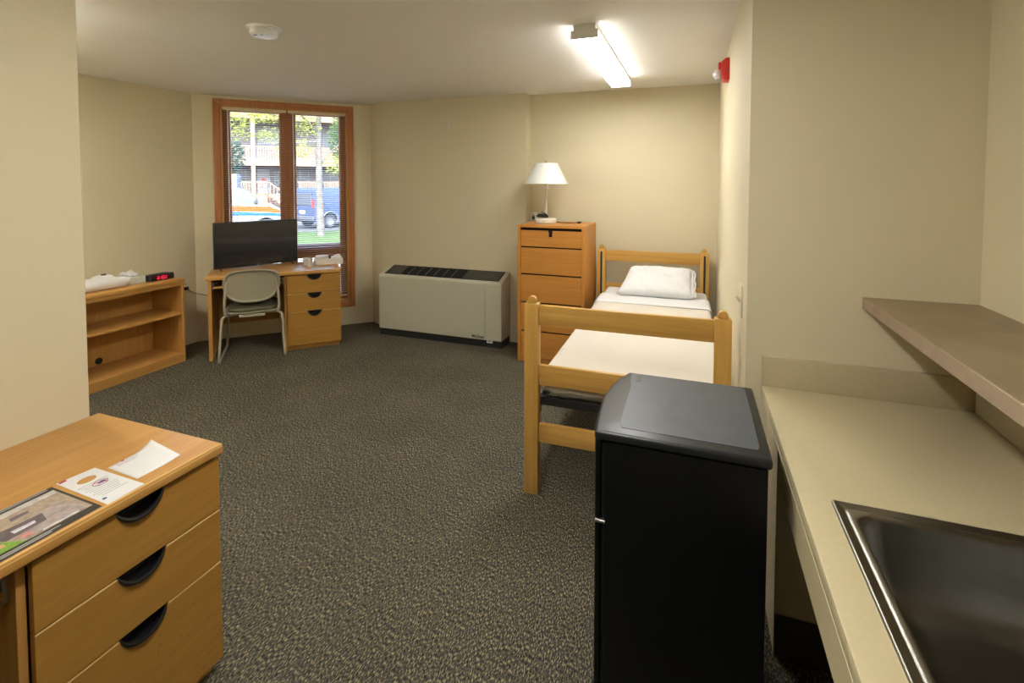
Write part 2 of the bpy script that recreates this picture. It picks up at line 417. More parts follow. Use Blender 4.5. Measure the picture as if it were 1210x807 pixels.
# ------------------------------------------------------------------ desks
def halfmoon(cx, ztop, c, h, n=14):
    r = (c * c / 4 + h * h) / (2 * h); a0 = math.asin(c / 2 / r)
    return [(cx + r * math.sin(-a0 + 2 * a0 * i / n), ztop - h + r - r * math.cos(-a0 + 2 * a0 * i / n)) for i in range(n + 1)]
def make_desk():
    d = thing('desk', '', 'desk')
    MB().box(0, 1.09, 0, .585, .692, .722, .004, 2).build('desktop', M_['maple_x'], d)
    MB().prism([(-.0008, .7150), (.0040, .7228), (.0075, .7226), (.0004, .7140)], .004, 1.086, 'x').build('edge_band_highlight', M_['edge'], d)  # bevel highlight of the top front edge, put in as a pale strip
    MB().box(.017, .045, .02, .58, 0, .6915, .0015).build('side_panel', M_['maple_z'], d)
    MB().box(.0455, .606, .50, .518, .19, .69, .001).build('modesty_panel', M_['maple_x'], d)
    c = MB()
    c.box(.606, .624, .031, .578, .0, .6915, .001); c.box(1.066, 1.084, .031, .578, .042, .6915, .001)
    c.box(.624, 1.066, .56, .578, .042, .6915, .001); c.box(.624, 1.066, .031, .56, .042, .06, .001)
    c.box(.624, 1.066, .031, .56, .672, .6915, .001)
    c.build('pedestal', M_['maple_z'], d)
    MB().box(.6245, 1.072, .045, .575, 0, .0415, .001).build('plinth', M_['maple_x'], d)
    for k, (z0, z1) in enumerate(((.5185, .683), (.3545, .5155), (.045, .3515))):
        cx, cch, h = .857, .124, .043
        arc = halfmoon(cx, z1, cch, h)
        pts = [(.627, z0), (1.084, z0), (1.084, z1)] + arc[::-1] + [(.627, z1)]
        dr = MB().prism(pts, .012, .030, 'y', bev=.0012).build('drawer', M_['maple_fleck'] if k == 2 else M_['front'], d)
        if k: MB().box(.628, cx - cch / 2 - .002, .0112, .0135, z1 - .0035, z1 - .0002, 0).build('edge_band_highlight', M_['edge'], dr)
        if k: MB().box(cx + cch / 2 + .002, 1.083, .0112, .0135, z1 - .0035, z1 - .0002, 0).build('edge_band_highlight', M_['edge'], dr)
        hb = MB().prism(arc[::-1], .0285, .0312, 'y')
        inner = halfmoon(cx, z1, cch - .003, h - .0018)
        lip = [(p[0], .0085 + .009 * abs(2 * i / 14 - 1) ** 2, p[1] + .002) for i, p in enumerate(halfmoon(cx, z1, cch, h))]
        hb.tube(lip, [.0035 + .0035 * (1 - abs(2 * i / 14 - 1) ** 2) for i in range(15)], 8)
        vs = [(p[0], .0085 + .009 * abs(2 * i / 14 - 1) ** 2, p[1]) for i, p in enumerate(inner)] + [(p[0], .03, p[1]) for p in inner]
        hb.add(vs, [(i, i + 1, 16 + i, 15 + i) for i in range(14)], smooth=True)
        hb.build('handle', BLACK, dr)
    MB().box(.055, .596, .05, .42, .612, .630, .004, 2).build('keyboard_tray', M_['maple_x'], d)
    for x0, x1 in ((.0455, .056), (.5945, .6055)):
        MB().box(x0, x1, .06, .42, .628, .652, .001).box(x0, x1, .055, .075, .600, .666, .001).box(min(x0, x1) - (.0 if x0 < .3 else .03), max(x0, x1) + (.03 if x0 < .3 else 0), .058, .10, .656, .662, .001).build('tray_slide', METAL, d)
    return d
desk = make_desk()
desk['label'] = 'wooden desk in the near left corner with paper leaflets lying on it'
desk['group'] = 'wooden desks with three drawers'
desk.location = (-1.345, 0.0, 0); desk.rotation_euler = (0, 0, R(90))
desk2 = copy_tree(desk)
desk2['label'] = 'wooden desk under the window carrying the television'
desk2.location = W(.157, .684); desk2.rotation_euler = (0, 0, R(45))

# ------------------------------------------------------------------ papers on the near desk
ZD = .7222
def quad_on(z, pts, th=.0006, holes=()):
    return MB().prism(pts, z, z + th, holes=holes)
card = thing('note_card', 'blank white note card with a curled corner on the near desk', 'card', (-1.47, .94, ZD))
g = []; nx, ny = 14, 12
c00, c10, c11, c01 = Vector((-1.528, .880)), Vector((-1.397, .874)), Vector((-1.395, .992)), Vector((-1.535, 1.003))
for i in range(nx + 1):
    for j in range(ny + 1):
        u, v = i / nx, j / ny
        p = (c00 * (1 - u) + c10 * u) * (1 - v) + (c01 * (1 - u) + c11 * u) * v
        lift = max(0, v - .55) ** 2 * (1 - u) * .07 + max(0, v - .6) ** 2 * .03
        g.append((p.x + 1.47, p.y - .94, .0004 + lift))
fs = [(i * (ny + 1) + j, (i + 1) * (ny + 1) + j, (i + 1) * (ny + 1) + j + 1, i * (ny + 1) + j + 1) for i in range(nx) for j in range(ny)]
co = MB().add(g, fs, smooth=True).build('sheet', PAPER, card, fixn=False)
so_ = co.modifiers.new('s', 'SOLIDIFY'); so_.thickness = .0006; so_.offset = 0
INK = mat('grey_ink', (.42, .42, .45), .7); INKR = mat('red_ink', (.55, .08, .14), .6); INKB = mat('navy_ink', (.10, .10, .28), .6)
MB().lathe([(.0001, 0), (.0042, 0), (.0042, .0003)], (-.058, -.022, .0009), 16).build('logo', INKR, card)
mb = MB()
for k in range(3): mb.box(-.051 + .006 * k, -.0495 + .006 * k, -.045, .025 - .012 * k, .0008, .0011, 0)
mb.build('print', INK, card)

Hh = [(-1.575, .784), (-1.353, .776), (-1.356, .866), (-1.563, .868)]
hx, hy = -1.4645, .823
hang = thing('door_hanger', 'white door hanger with an oval hole and a red no-smoking emblem on the near desk', 'door hanger', (hx, hy, ZD))
loc = [(a - hx, b - hy) for a, b in Hh]
hc = (-1.519 - hx, .824 - hy)
hol = [(hc[0] + .0165 * math.cos(-2 * math.pi * i / 24), hc[1] + .0215 * math.sin(-2 * math.pi * i / 24)) for i in range(24)]
MB().prism(loc, 0, .0007, holes=[hol]).build('sheet', PAPER, hang)
ec = (-1.472 - hx, .829 - hy)
MB().tube([(ec[0] + .013 * math.cos(a * math.pi / 10), ec[1] + .017 * math.sin(a * math.pi / 10), .0010) for a in range(20)], .0009, 6, closed=True).build('emblem_ring', INKR, hang)
MB().tube([(ec[0] - .009, ec[1] - .012, .0012), (ec[0] + .009, ec[1] + .012, .0012)], .0009, 6).build('emblem_slash', INKR, hang)
MB().box(-.108, -.098, -.036, -.020, .0007, .0010, 0).build('corner_logo', INKR, hang)
MB().lathe([(.0001, 0), (.006, 0), (.006, .0004)], (ec[0], ec[1] + .004, .0007), 12, sy=1.6).build('emblem_figure', INKB, hang)
MB().lathe([(.0001, 0), (.005, 0), (.005, .0004)], (.078, -.034, .0007), 12).build('seal', INKB, hang)
mb = MB()
for k in range(9):
    x = -.026 + .0105 * k
    mb.box(x, x + .0018, -.036 + .003 * (k % 3), .033 - .004 * (k % 4), .0007, .0010, 0)
mb.build('print', INK, hang)

bx_, by_ = -1.46, .60
bro = thing('brochure', 'glossy room brochure with dark borders on the near desk', 'brochure', (bx_, by_, ZD))
def bq(name, pts, col, z, rough=.3):
    return MB().prism([(a - bx_, b - by_) for a, b in pts], z, z + .0003).build(name, mat(name + '_ink', col, rough, var=(60, .25)), bro)
MB().prism([(a - bx_, b - by_) for a, b in [(-1.578, .42), (-1.355, .42), (-1.360, .768), (-1.570, .772)]], 0, .0008).build('sheet', mat('brochure_border', (.045, .042, .04), .35), bro)
bq('photo', [(-1.553, .43), (-1.383, .43), (-1.386, .762), (-1.548, .765)], (.46, .36, .27), .0008)
bq('photo_ceiling', [(-1.553, .43), (-1.530, .43), (-1.527, .762), (-1.548, .765)], (.62, .60, .57), .0012)
bq('photo_wall', [(-1.470, .65), (-1.392, .655), (-1.388, .755), (-1.478, .745)], (.45, .38, .36), .0013)
bq('photo_bed', [(-1.475, .59), (-1.422, .615), (-1.425, .690), (-1.465, .700)], (.14, .11, .12), .0014)
bq('photo_sheet', [(-1.452, .635), (-1.436, .635), (-1.437, .675), (-1.449, .678)], (.70, .70, .78), .0018)
bq('photo_chair', [(-1.512, .66), (-1.495, .655), (-1.497, .690), (-1.508, .693)], (.16, .13, .16), .0014)
bq('photo_desk', [(-1.50, .47), (-1.486, .47), (-1.487, .56), (-1.499, .563)], (.12, .09, .09), .0014)
bq('photo_lawn', [(-1.462, .50), (-1.383, .50), (-1.384, .632), (-1.448, .597)], (.22, .42, .06), .0016)
bq('photo_flower', [(-1.436, .51), (-1.420, .51), (-1.402, .605), (-1.417, .607)], (.75, .40, .28), .0020)
bq('seal', [(-1.412, .635), (-1.402, .632), (-1.397, .650), (-1.407, .655)], (.80, .28, .30), .0022)
bq('ribbon', [(-1.393, .665), (-1.387, .665), (-1.387, .735), (-1.393, .737)], (.75, .75, .78), .0022)
PALE = mat('pale_ink', (.5, .5, .5), .5)
for k in range(2): MB().box(-.111 + .007 * k, -.1085 + .007 * k, -.165, .16, .0008, .0012, 0).build('print_line', PALE, bro)
for k in range(2): MB().box(.084 + .007 * k, .0875 + .007 * k, -.02, .09 - .02 * k, .0008, .0012, 0).build('print_line', PALE, bro)

# ------------------------------------------------------------------ bookcase
bc = thing('bookcase', 'low open wooden bookcase with one shelf against the left wall', 'bookcase', (-4.048, 2.03, 0), R(90))
BW = .92
for x in (0, BW - .022): MB().box(x, x + .022, 0, .382, 0, .6845, .0015).build('side_panel', M_['maple_z'], bc)
MB().box(-.006, BW + .004, -.008, .385, .685, .712, .004, 2).build('top', M_['maple_x'], bc)
MB().box(.0225, BW - .0225, .004, .022, .655, .6845, .001).build('apron', M_['maple_x'], bc)
MB().box(.0225, BW - .0225, .010, .368, .405, .425, .002).build('shelf', M_['maple_x'], bc)
MB().box(.0225, BW - .0225, .003, .368, .052, .072, .002).build('bottom_shelf', M_['maple_x'], bc)
MB().box(.0225, BW - .0225, .006, .024, 0, .0515, .001).build('kick', M_['maple_x'], bc)
hc_ = [(.475 + .022 * math.cos(2 * math.pi * i / 24), .105 + .022 * math.sin(2 * math.pi * i / 24)) for i in range(24)]
MB().prism([(.0225, .0725), (BW - .0225, .0725), (BW - .0225, .6845), (.0225, .6845)], .369, .378, 'y', holes=[hc_]).build('back_panel', M_['maple_z'], bc)
MB().lathe([(.021, 0), (.026, 0), (.026, .004), (.021, .004), (.021, 0)], M=Matrix.Translation((.475, .369, .105)) @ Matrix.Rotation(R(90), 4, 'X')).build('grommet', BLACKM, bc)

ZB = .7125
def towel_roll(loc, L, r, label, rz, name='rolled_towel'):
    t = thing(name, label, 'towel', loc, rz)
    vs = []
    n, m = 28, 22
    prof = []
    mb = MB()
    Lps = []
    for i in range(m + 1):
        u = i / m; x = (u - .5) * L
        e = 1 - max(0, abs(u - .5) * 2 - .8) / .2 * .35
        e = max(.62, e)
        Lps.append([(x, r * e * math.cos(a) * 1.1 * (1 + .04 * noise.noise(Vector((x * 20, a, 1)))), r * e * math.sin(a) * (1 + .05 * noise.noise(Vector((x * 14, a * 2, 4)))) + r - .004) for a in [2 * math.pi * j / n for j in range(n)]])
    mb.loops(Lps, cap0=True, cap1=True)
    mb.build('roll', TOWEL, t)
    sp = []
    for k in range(60):
        a = k * .35; rr = r * .60 * k / 60
        sp.append((L / 2 + .001, rr * math.cos(a) * 1.1, rr * math.sin(a) + r - .004))
    MB().tube(sp, .0022, 5).build('spiral_end', TOWEL, t)
    return t
towel_roll((-4.165, 2.39, ZB + .0035), .38, .042, 'thick white rolled towel lying along the front of the bookcase top', R(87))
t2 = thing('folded_towel', 'white folded towel with a dark tag behind the rolled towel', 'towel', (-4.305, 2.385, ZB + .004), R(90))
Lp = []
for i in range(17):
    u = (i / 16 - .5); hh = .034 * (1 - max(0, abs(u) * 2 - .85) / .15 * .5)
    Lp.append([(u * .40, .075 * math.cos(a) * (1 if abs(math.cos(a)) < .9 else .97), hh * (1 + math.copysign(abs(math.sin(a)) ** .5, math.sin(a))) + .004 * noise.noise(Vector((u * 9, a * 2, 0)))) for a in [2 * math.pi * j / 24 for j in range(24)]])
MB().loops(Lp, cap0=True, cap1=True).build('bundle', TOWEL, t2)
Lp = []
for i in range(11):
    u = (i / 10 - .5) * 2
    Lp.append([(.10 + u * .075, .045 * math.cos(a) * math.sqrt(max(.02, 1 - u * u * .9)), .066 + .022 * math.sin(a) * math.sqrt(max(.02, 1 - u * u)) + .003 * noise.noise(Vector((u * 5, a * 2, 3)))) for a in [2 * math.pi * j / 18 for j in range(18)]])
MB().loops(Lp, cap0=True, cap1=True).build('washcloth', TOWEL, t2)
MB().box(.085, .115, -.025, -.005, .086, .096, .002).build('tag', mat('tag_brown', (.09, .04, .03), .5), t2)

tb = thing('tissue_box', 'small white tissue box with a tissue pulled up, beside the alarm clock', 'tissue box', (-4.225, 2.658, ZB), R(89))
MB().box(-.064, .064, -.052, .052, 0, .056, .002).build('carton', mat('tissue_carton', (.66, .68, .60), .6, var=(35, .12)), tb)
MB().lathe([(.001, 0), (.034, 0), (.034, .0008)], (0, 0, .056), 20, sy=.55).build('opening', DARK, tb)
vs = []; fs = []
nn = 9
for i in range(nn):
    for j in range(nn):
        u, v = i / (nn - 1) - .5, j / (nn - 1)
        w = .025 + .055 * v
        vs.append((u * 2 * w - .020 * v - .012, .010 * math.sin(u * 9 + v * 2) * (1 - .3 * v), .052 + v * (.055 - .05 * abs(u + .05) + .012 * math.sin(u * 14))))
for i in range(nn - 1):
    for j in range(nn - 1): fs.append((i * nn + j, (i + 1) * nn + j, (i + 1) * nn + j + 1, i * nn + j + 1))
ts = MB().add(vs, fs, smooth=True).build('tissue', PAPER, tb, fixn=False)
md = ts.modifiers.new('s', 'SOLIDIFY'); md.thickness = .0012

ck = thing('alarm_clock', 'black alarm clock with glowing red digits on the bookcase', 'alarm clock', (-4.195, 2.832, ZB), R(87))
MB().prism([(-.06, 0), (.055, 0), (.06, .030), (.045, .046), (-.05, .052), (-.062, .028)], -.098, .098, 'x', bev=.004, seg=2).build('housing', mat('clock_black', (.02, .02, .022), .35), ck)
MB().prism([(-.0625, .006), (-.0655, .028), (-.0555, .045), (-.0515, .045), (-.058, .006)], -.085, .085, 'x').build('display', mat('clock_window', (.03, .005, .006), .15), ck)
DIG = mat('red_digits', (.9, .02, .06), .4, emit=((1, .02, .10), .28))
SEG = {'0': 'abcdef', '1': 'bc', '2': 'abged', '7': 'abc'}
def segs(mb, ch, x0, z0, w, h, M):
    t = .0028
    S = {'a': (0, h, w, h), 'd': (0, 0, w, 0), 'g': (0, h / 2, w, h / 2), 'f': (0, h / 2, 0, h), 'e': (0, 0, 0, h / 2), 'b': (w, h / 2, w, h), 'c': (w, 0, w, h / 2)}
    for s_ in SEG[ch]:
        a, b, c, d = S[s_]
        mb.box(x0 + min(a, c) - t / 2, x0 + max(a, c) + t / 2, -.001, .001, z0 + min(b, d) - t / 2, z0 + max(b, d) + t / 2, .0005, M=M)
MD = Matrix.Translation((0, -.0655, .013)) @ Matrix.Rotation(R(-6), 4, 'X')
mb = MB()
for ch, x in (('2', -.040), ('0', -.006), ('0', .018)): segs(mb, ch, x, 0, .014, .022, MD)
mb.box(-.016, -.013, -.001, .001, .006, .009, .0005, M=MD).box(-.016, -.013, -.001, .001, .014, .017, .0005, M=MD)
mb.build('digits', DIG, ck)
MB().box(-.07, .07, -.02, .01, .049, .053, .001).build('buttons', GREYP, ck)

# ------------------------------------------------------------------ television
a_ = W(.194, .38); b_ = W(.889, .13)
tvc = (a_ + b_) / 2; tva = math.atan2(b_.y - a_.y, b_.x - a_.x)
tv = thing('television', 'flat black television standing on the desk in front of the window', 'television', (tvc.x, tvc.y, ZD), tva)
tw, z0, z1 = .369, .016, .438
MB().box(-tw, tw, 0, .028, z0, z1, .003, 2).box(-tw * .7, tw * .7, .026, .055, z0 + .03, z1 - .12, .01, 2).build('cabinet', mat('tv_bezel', (.016, .017, .02), .3), tv)
MB().box(-tw + .010, tw - .010, -.0012, .0005, z0 + .017, z1 - .010, 0).build('screen', mat('tv_screen', (.010, .010, .012), .22, spec=.55, coat=.3), tv)
MB().box(-.014, .014, -.0018, .0, z0 + .0045, z0 + .0105, .0005).build('badge', METAL, tv)
for sx in (-1, 1):
    x = sx * .315
    MB().tube([(x, .014, z0 + .004), (x - .004, .012, .010), (x - sx * .0 - .012, -.06, .006)], .005, 8).tube([(x, .014, .012), (x + .01, .095, .006)], .005, 8).build('foot', BLACK, tv)

# ------------------------------------------------------------------ dishes on the far desk
def atW(s_, off, z=ZD): return tuple(W(s_, off, z))
tr = thing('paper_tray', 'white box tray holding a dish at the right end of the far desk', 'tray', atW(1.165, .325), R(45))
tx = MB()
hx_, hy_ = .13, .06
tx.box(-hx_, hx_, -hy_, hy_, 0, .004, .001); tx.box(-hx_, hx_, -hy_, -hy_ + .004, 0, .055, .001); tx.box(-hx_, hx_, hy_ - .004, hy_, 0, .055, .001)
tx.box(-hx_, -hx_ + .004, -hy_, hy_, 0, .055, .001); tx.box(hx_ - .004, hx_, -hy_, hy_, 0, .055, .001); tx.box(-hx_ + .004, hx_ - .004, -hy_ + .004, hy_ - .004, .048, .052, .001)
tx.build('box', mat('tray_white', (.74, .70, .64), .5), tr)
dish = thing('covered_dish', 'small white oval dish with a lid on the white tray', 'dish', atW(1.105, .325, ZD + .0525), R(45))
MB().lathe([(.001, 0), (.050, 0), (.062, .014), (.066, .018), (.062, .020)], n=28, sy=.7).build('bowl', CERAM, dish)
MB().lathe([(.060, .0205), (.056, .030), (.038, .037), (.001, .038)], n=28, sy=.7).build('lid', CERAM, dish)
nk = thing('folded_napkin', 'white folded paper napkin leaning on the tray beside the dish', 'napkin', atW(1.235, .325, ZD + .0525), R(45))
MB().prism([(-.045, 0), (.048, 0), (.048, .014), (.030, .034), (.022, .034), (-.045, .010)], -.04, .04, 'y', bev=.002, seg=2).build('napkin', PAPER, nk)
bt = thing('bottle_cap', 'small dark bottle cap on the white tray', 'cap', atW(1.175, .345, ZD + .0525), R(45))
MB().lathe([(.001, 0), (.009, 0), (.009, .026), (.001, .026)], n=14).build('cap', BLACKM, bt)
def cup(loc, label, r=.030, h=.085, wrapped=False):
    c = thing('plastic_cup', label, 'cup', loc, group='cups beside the white tray')
    MB().lathe([(.001, 0), (r * .8, 0), (r, h), (r * .95, h), (r * .76, .004), (.001, .004)], n=20).build('cup', mat('cup_plastic', (.66, .62, .58), .2), c)
    MB().tube([(r * 1.01 * math.cos(a * math.pi / 12), r * 1.01 * math.sin(a * math.pi / 12), h) for a in range(24)], .0018, 6, closed=True).build('rim', WHITEP, c)
    return c
cup(atW(.985, .425), 'clear plastic cup standing in front of the white tray', .030, .075)
cup(atW(.955, .32), 'clear plastic cup nearest the television, behind the other cup', .024, .068)

# ------------------------------------------------------------------ chair
ch = thing('stacking_chair', 'beige sled-base stacking chair with an olive seat, drawn up to the far desk', 'chair', tuple(W(.51, .79)), R(45))
def bez(pts, rad, n=6):
    pts = [Vector(p) for p in pts]; out = [pts[0]]
    for i in range(1, len(pts) - 1):
        a, b, c = pts[i - 1], pts[i], pts[i + 1]
        r = min(rad, (a - b).length / 2, (c - b).length / 2)
        p, q = b + (a - b).normalized() * r, b + (c - b).normalized() * r
        for k in range(n + 1):
            t = k / n; out.append(p * (1 - t) ** 2 + b * 2 * t * (1 - t) + q * t * t)
    out.append(pts[-1]); return out
for sx in (-1, 1):
    pts = [(sx * .13, .09, .392), (sx * .232, .075, .385), (sx * .252, .0, .011), (sx * .235, .50, .011), (sx * .205, .44, .405), (sx * .12, .43, .405)]
    MB().tube(bez(pts, .045), .0105, 10).build('leg', CHAIRM, ch)
# seat pan + cushion
def slab(z, hx, hy, r, cy): return rrect(0, cy, hx, hy, r, z, 8)
sp = MB().loops([slab(.382, .14, .14, .06, .26), slab(.388, .19, .20, .08, .26), slab(.402, .212, .222, .09, .26), slab(.410, .214, .224, .09, .26), slab(.412, .20, .21, .09, .26)], cap0=True, cap1=True)
sp.box(-.10, .10, .03, .10, .370, .392, .006, 2)
sp.build('seat_pan', CHAIRP, ch)
MB().loops([slab(.4125, .188, .198, .09, .26), slab(.425, .198, .208, .09, .26), slab(.440, .192, .202, .09, .26), slab(.450, .15, .16, .08, .26), slab(.452, .06, .07, .03, .26)], cap0=True, cap1=True).build('seat', FABRIC, ch)
# backrest shell: superellipse with arched bottom, dished, thick rim
def back_outline(k, n=56):
    out = []
    for i in range(n):
        a = 2 * math.pi * i / n
        ca, sa = math.cos(a), math.sin(a)
        x = .222 * k * math.copysign(abs(ca) ** .62, ca)
        zz = math.copysign(abs(sa) ** (.70 if sa > 0 else .95), sa)
        zc = .655
        z = zc + (.128 * (zz if sa > 0 else zz * 1.28)) * (k - .0)
        out.append((x, z))
    return out
def back_y(x, z): return .020 + .10 * 0 + 1.1 * x * x - .12 * (z - .65)
def bl(k, dy): return [(x, back_y(x, z) + dy, z) for x, z in back_outline(k)]
MB().loops([bl(.02, .012), bl(.5, .011), bl(.86, .010), bl(.885, -.004), bl(.93, -.010), bl(.98, -.006), bl(1.0, .004), bl(.985, .016), bl(.94, .022), bl(.5, .023), bl(.02, .024)], cap0=True, cap1=True).build('backrest', CHAIRP, ch)
for sx in (-1, 1):
    pts = [(sx * .200, .075, .385), (sx * .212, .060, .44), (sx * .205, .068, .56), (sx * .186, .060, .68)]
    MB().tube(bez(pts, .05), .0115, 8).build('back_post', CHAIRM, ch)

# ------------------------------------------------------------------ heater unit
hx0, hx1, hy0, hy1 = -2.945, -1.629, 4.156, 4.385
ht = thing('heating_unit', 'beige floor heating unit with a sloped dark grille top against the back wall', 'heater', (hx0, hy0, 0))
HW = hx1 - hx0; HD = hy1 - hy0
zf, zb_ = .600, .672
MB().prism([(0, .068), (HD, .068), (HD, zb_), (HD - .012, zb_), (.012, zf + .006), (.0, zf - .004)], 0, HW, 'x', bev=.003, seg=2).build('housing', BEIGEM, ht)
MB().box(.005, HW - .005, .012, HD, 0, .0675, .001).box(.17, .175, .008, .013, .0, .06, 0).box(.85, .855, .008, .013, 0, .06, 0).build('base', BLACKM, ht)
MB().box(.146, 1.152, -.0035, .002, .074, zf - .012, .0015).build('front_panel', BEIGEM, ht)
MB().box(.002, .1435, -.003, .002, .074, zf - .012, .0015).build('end_panel', BEIGEM, ht)
MB().box(1.1545, HW - .002, -.003, .002, .074, zf - .012, .0015).build('end_panel', BEIGEM, ht)
sl = math.atan2(zb_ - zf - .006, HD - .024)
MS = Matrix.Translation((0, .012, zf + .0062)) @ Matrix.Rotation(sl, 4, 'X')
SL = (HD - .024) / math.cos(sl)
MB().box(.042, HW - .04, .022, SL - .004, .0005, .003, .001, M=MS).build('top_frame', BLACKM, ht)
gc = mat('heater_door', (.045, .042, .036), .45)
MB().box(.05, .225, .028, SL - .01, .003, .0055, .001, M=MS).build('control_door', gc, ht)
MB().box(.90, HW - .048, .028, SL - .01, .003, .0055, .001, M=MS).build('control_door', gc, ht)
gr = MB()
for k in range(14):
    y = .032 + k * (SL - .045) / 14
    gr.box(.232, .893, y, y + .006, .003, .010, 0, M=MS)
gr.build('grille', BLACKM, ht)
for k in range(6):
    x = .310 + k * .0945
    MB().box(x, x + .006, .028, SL - .008, .0035, .0115, .0005, M=MS).build('grille_divider', mat('divider_grey', (.14, .135, .12), .5), ht)
MB().lathe([(.0008, 0), (.004, 0), (.004, .002), (.0008, .003)], n=12, M=MS @ Matrix.Translation((.13, .045, .0055))).build('indicator', mat('blue_lamp', (.1, .3, .9), .3), ht)
text_mesh('lettering', 'McQuay', .036, BLACKM, ht, Matrix.Translation((1.020, -.004, .085)) @ Matrix.Rotation(R(90), 4, 'X'), bold=.0009)
MB().box(1.168, 1.225, -.001, .010, .044, .066, .002).build('tag', WHITEP, ht)
MB().box(1.190, 1.203, -.003, .0, .056, .064, .001).build('latch', BLACKM, ht)

# ------------------------------------------------------------------ dresser
dr = thing('dresser', 'tall reddish wooden dresser with five drawers beside the bed', 'dresser', (-1.398, 3.941, 0))
DW, DD, DH = .576, .485, 1.168
for x in (0, DW - .026): MB().box(x, x + .026, 0, DD, 0, DH - .0225, .0012).build('side_panel', M_['cherry_z'], dr)
MB().box(0, DW, 0, DD, DH - .022, DH, .0015).build('top', M_['cherry_x'], dr)
MB().box(.0265, DW - .0265, .46, .475, .0, DH - .0225, 0).box(.0265, DW - .0265, .03, .46, .0, .02, 0).build('back_panel', M_['dark_wood'], dr)
MB().box(.0265, DW - .0265, .035, .04, .02, DH - .0225, 0).build('inner_face', DARK, dr)
for k, (z0, z1) in enumerate(((.987, 1.122), (.757, .975), (.517, .744), (.272, .504), (.040, .259))):
    d = MB().box(.028, DW - .028, .004, .024, z0, z1, .0015).build('drawer', M_['cherry_x'], dr)
    if k == 0:
        MB().box(.275, .303, -.002, .005, 1.072, 1.118, .002).box(.272, .306, -.004, .003, 1.112, 1.126, .001).box(.277, .301, -.008, -.001, 1.074, 1.102, .003, 2).build('lock_hasp', BLACK, d)
MB().box(.0265, DW - .0265, .012, .03, 0, .034, .001).build('kick', M_['cherry_x'], dr)

ZR = 1.1685
lp = thing('table_lamp', 'white table lamp with a cone shade standing on the dresser', 'lamp', (-1.225, 4.20, ZR))
MB().lathe([(.001, 0), (.088, 0), (.092, .005), (.092, .034), (.088, .042), (.03, .046), (.001, .046)], n=36).build('base', mat('lamp_enamel', (.66, .62, .52), .3), lp)
MB().lathe([(.016, .046), (.013, .06), (.013, .33), (.016, .335), (.016, .345)], n=20).build('pole', mat('lamp_pole', (.62, .58, .48), .3), lp)
MB().lathe([(.011, .30), (.017, .305), (.017, .375), (.008, .38)], n=16, c=(.008, -.004, 0)).build('socket', WHITEP, lp)
sh = MB().lathe([(.190, .342), (.1885, .342), (.098, .523), (.100, .525), (.102, .523), (.192, .345), (.190, .342)], n=48).lathe([(.001, .520), (.012, .520), (.012, .523), (.001, .523)], n=12)
for k in range(3):
    a = k * 2.094; sh.tube([(.01 * math.cos(a), .01 * math.sin(a), .521), (.098 * math.cos(a), .098 * math.sin(a), .521)], .0018, 6)
sh.build('lamp_shade', SHADE, lp)
MB().lathe([(.001, .523), (.006, .523), (.008, .530), (.0045, .536), (.0075, .543), (.001, .549)], n=14).build('finial', BRASS, lp)
random.seed(5)
coil = []
for k in range(90):
    a = k * .42; coil.append((-.018 + .045 * math.cos(a) * (1 + .15 * math.sin(k * .9)), -.045 + .016 * math.sin(a), .056 + .0065 * math.sin(k * .31) + .0002 * k))
cd = MB().tube(coil, .0042, 6)
cd.tube([(.03, -.04, .06), (.015, -.045, .082), (-.02, -.04, .092), (-.03, -.045, .10)], .004, 6)
cd.build('coiled_cord', BLACKM, lp)
crd = MB().tube([(.088, .01, .010), (.12, .0, .006), (.17, -.01, .005), (.24, .01, .006), (.285, .0, .010)], .0035, 7)
crd.build('cord', BLACKM, lp)
MB().box(.283, .315, -.012, .012, .002, .020, .004, 2).tube([(.315, -.005, .011), (.33, -.005, .011)], .0015, 5).tube([(.315, .005, .011), (.33, .005, .011)], .0015, 5).build('plug', BLACK, lp)

# ------------------------------------------------------------------ bed
bed = thing('bed', 'single oak bed frame with slatted ends in the corner by the right wall', 'bed', (-.763, 2.247, 0), R(.9))
BWd, BL = .924, 2.165
def finial(mb, x, y0, y1, z, r=.021):
    pts = [(x + r * math.cos(math.pi * i / 14), z + .012 + r * math.sin(math.pi * i / 14)) for i in range(15)]
    pts = [(x + r, z)] + pts + [(x - r, z)]
    mb.prism(pts, y0, y1, 'y', bev=.003, seg=2)
for (y0, y1, nm) in ((0, .050, 'footboard'), (BL - .045, BL + .005, 'headboard')):
    grp = []
    for x0 in (0, BWd - .070):
        p = MB().box(x0, x0 + .070, y0, y1, 0, .94, .003, 2)
        p.build('post', M_['oak_z'], bed)
        f = MB(); finial(f, x0 + .035, y0 + .010, y1 - .010, .9402); f.build('finial', M_['oak_z'], bed)
    ry0, ry1 = (y0 + .016, y0 + .040) if y0 == 0 else (y0 + .012, y0 + .036)
    for z0, z1 in ((.832, .930), (.540, .638), (.258, .350)):
        MB().box(.0705, BWd - .0705, ry0, ry1, z0, z1, .003, 2).build('rail', M_['oak_x'], bed)
for x0 in (.0, BWd - .070):
    s = MB().box(x0 + .027, x0 + .043, BL - .0475, BL - .0455, .30, .915, .0005)
    s.build('slot_strip', BLACKM, bed)
fr = MB()
for x in (.060, BWd - .066): fr.box(x - .001, x + .005, .055, BL - .05, .425, .468, .001).box(x - .015, x + .02, .055, BL - .05, .425, .430, .0005)
for y in (.060, .75, 1.45, BL - .06): fr.box(.062, BWd - .062, y, y + .03, .425 if y < .1 else .440, .465, .001)
fr.build('metal_frame', BLACKM, bed)
for x in (.052, BWd - .066): MB().box(x, x + .014, .052, .085, .38, .424, .003).build('bracket', M_['oak_z'], bed)

BM = Matrix.Translation((-.763, 2.247, 0)) @ Matrix.Rotation(R(.9), 4, 'Z')
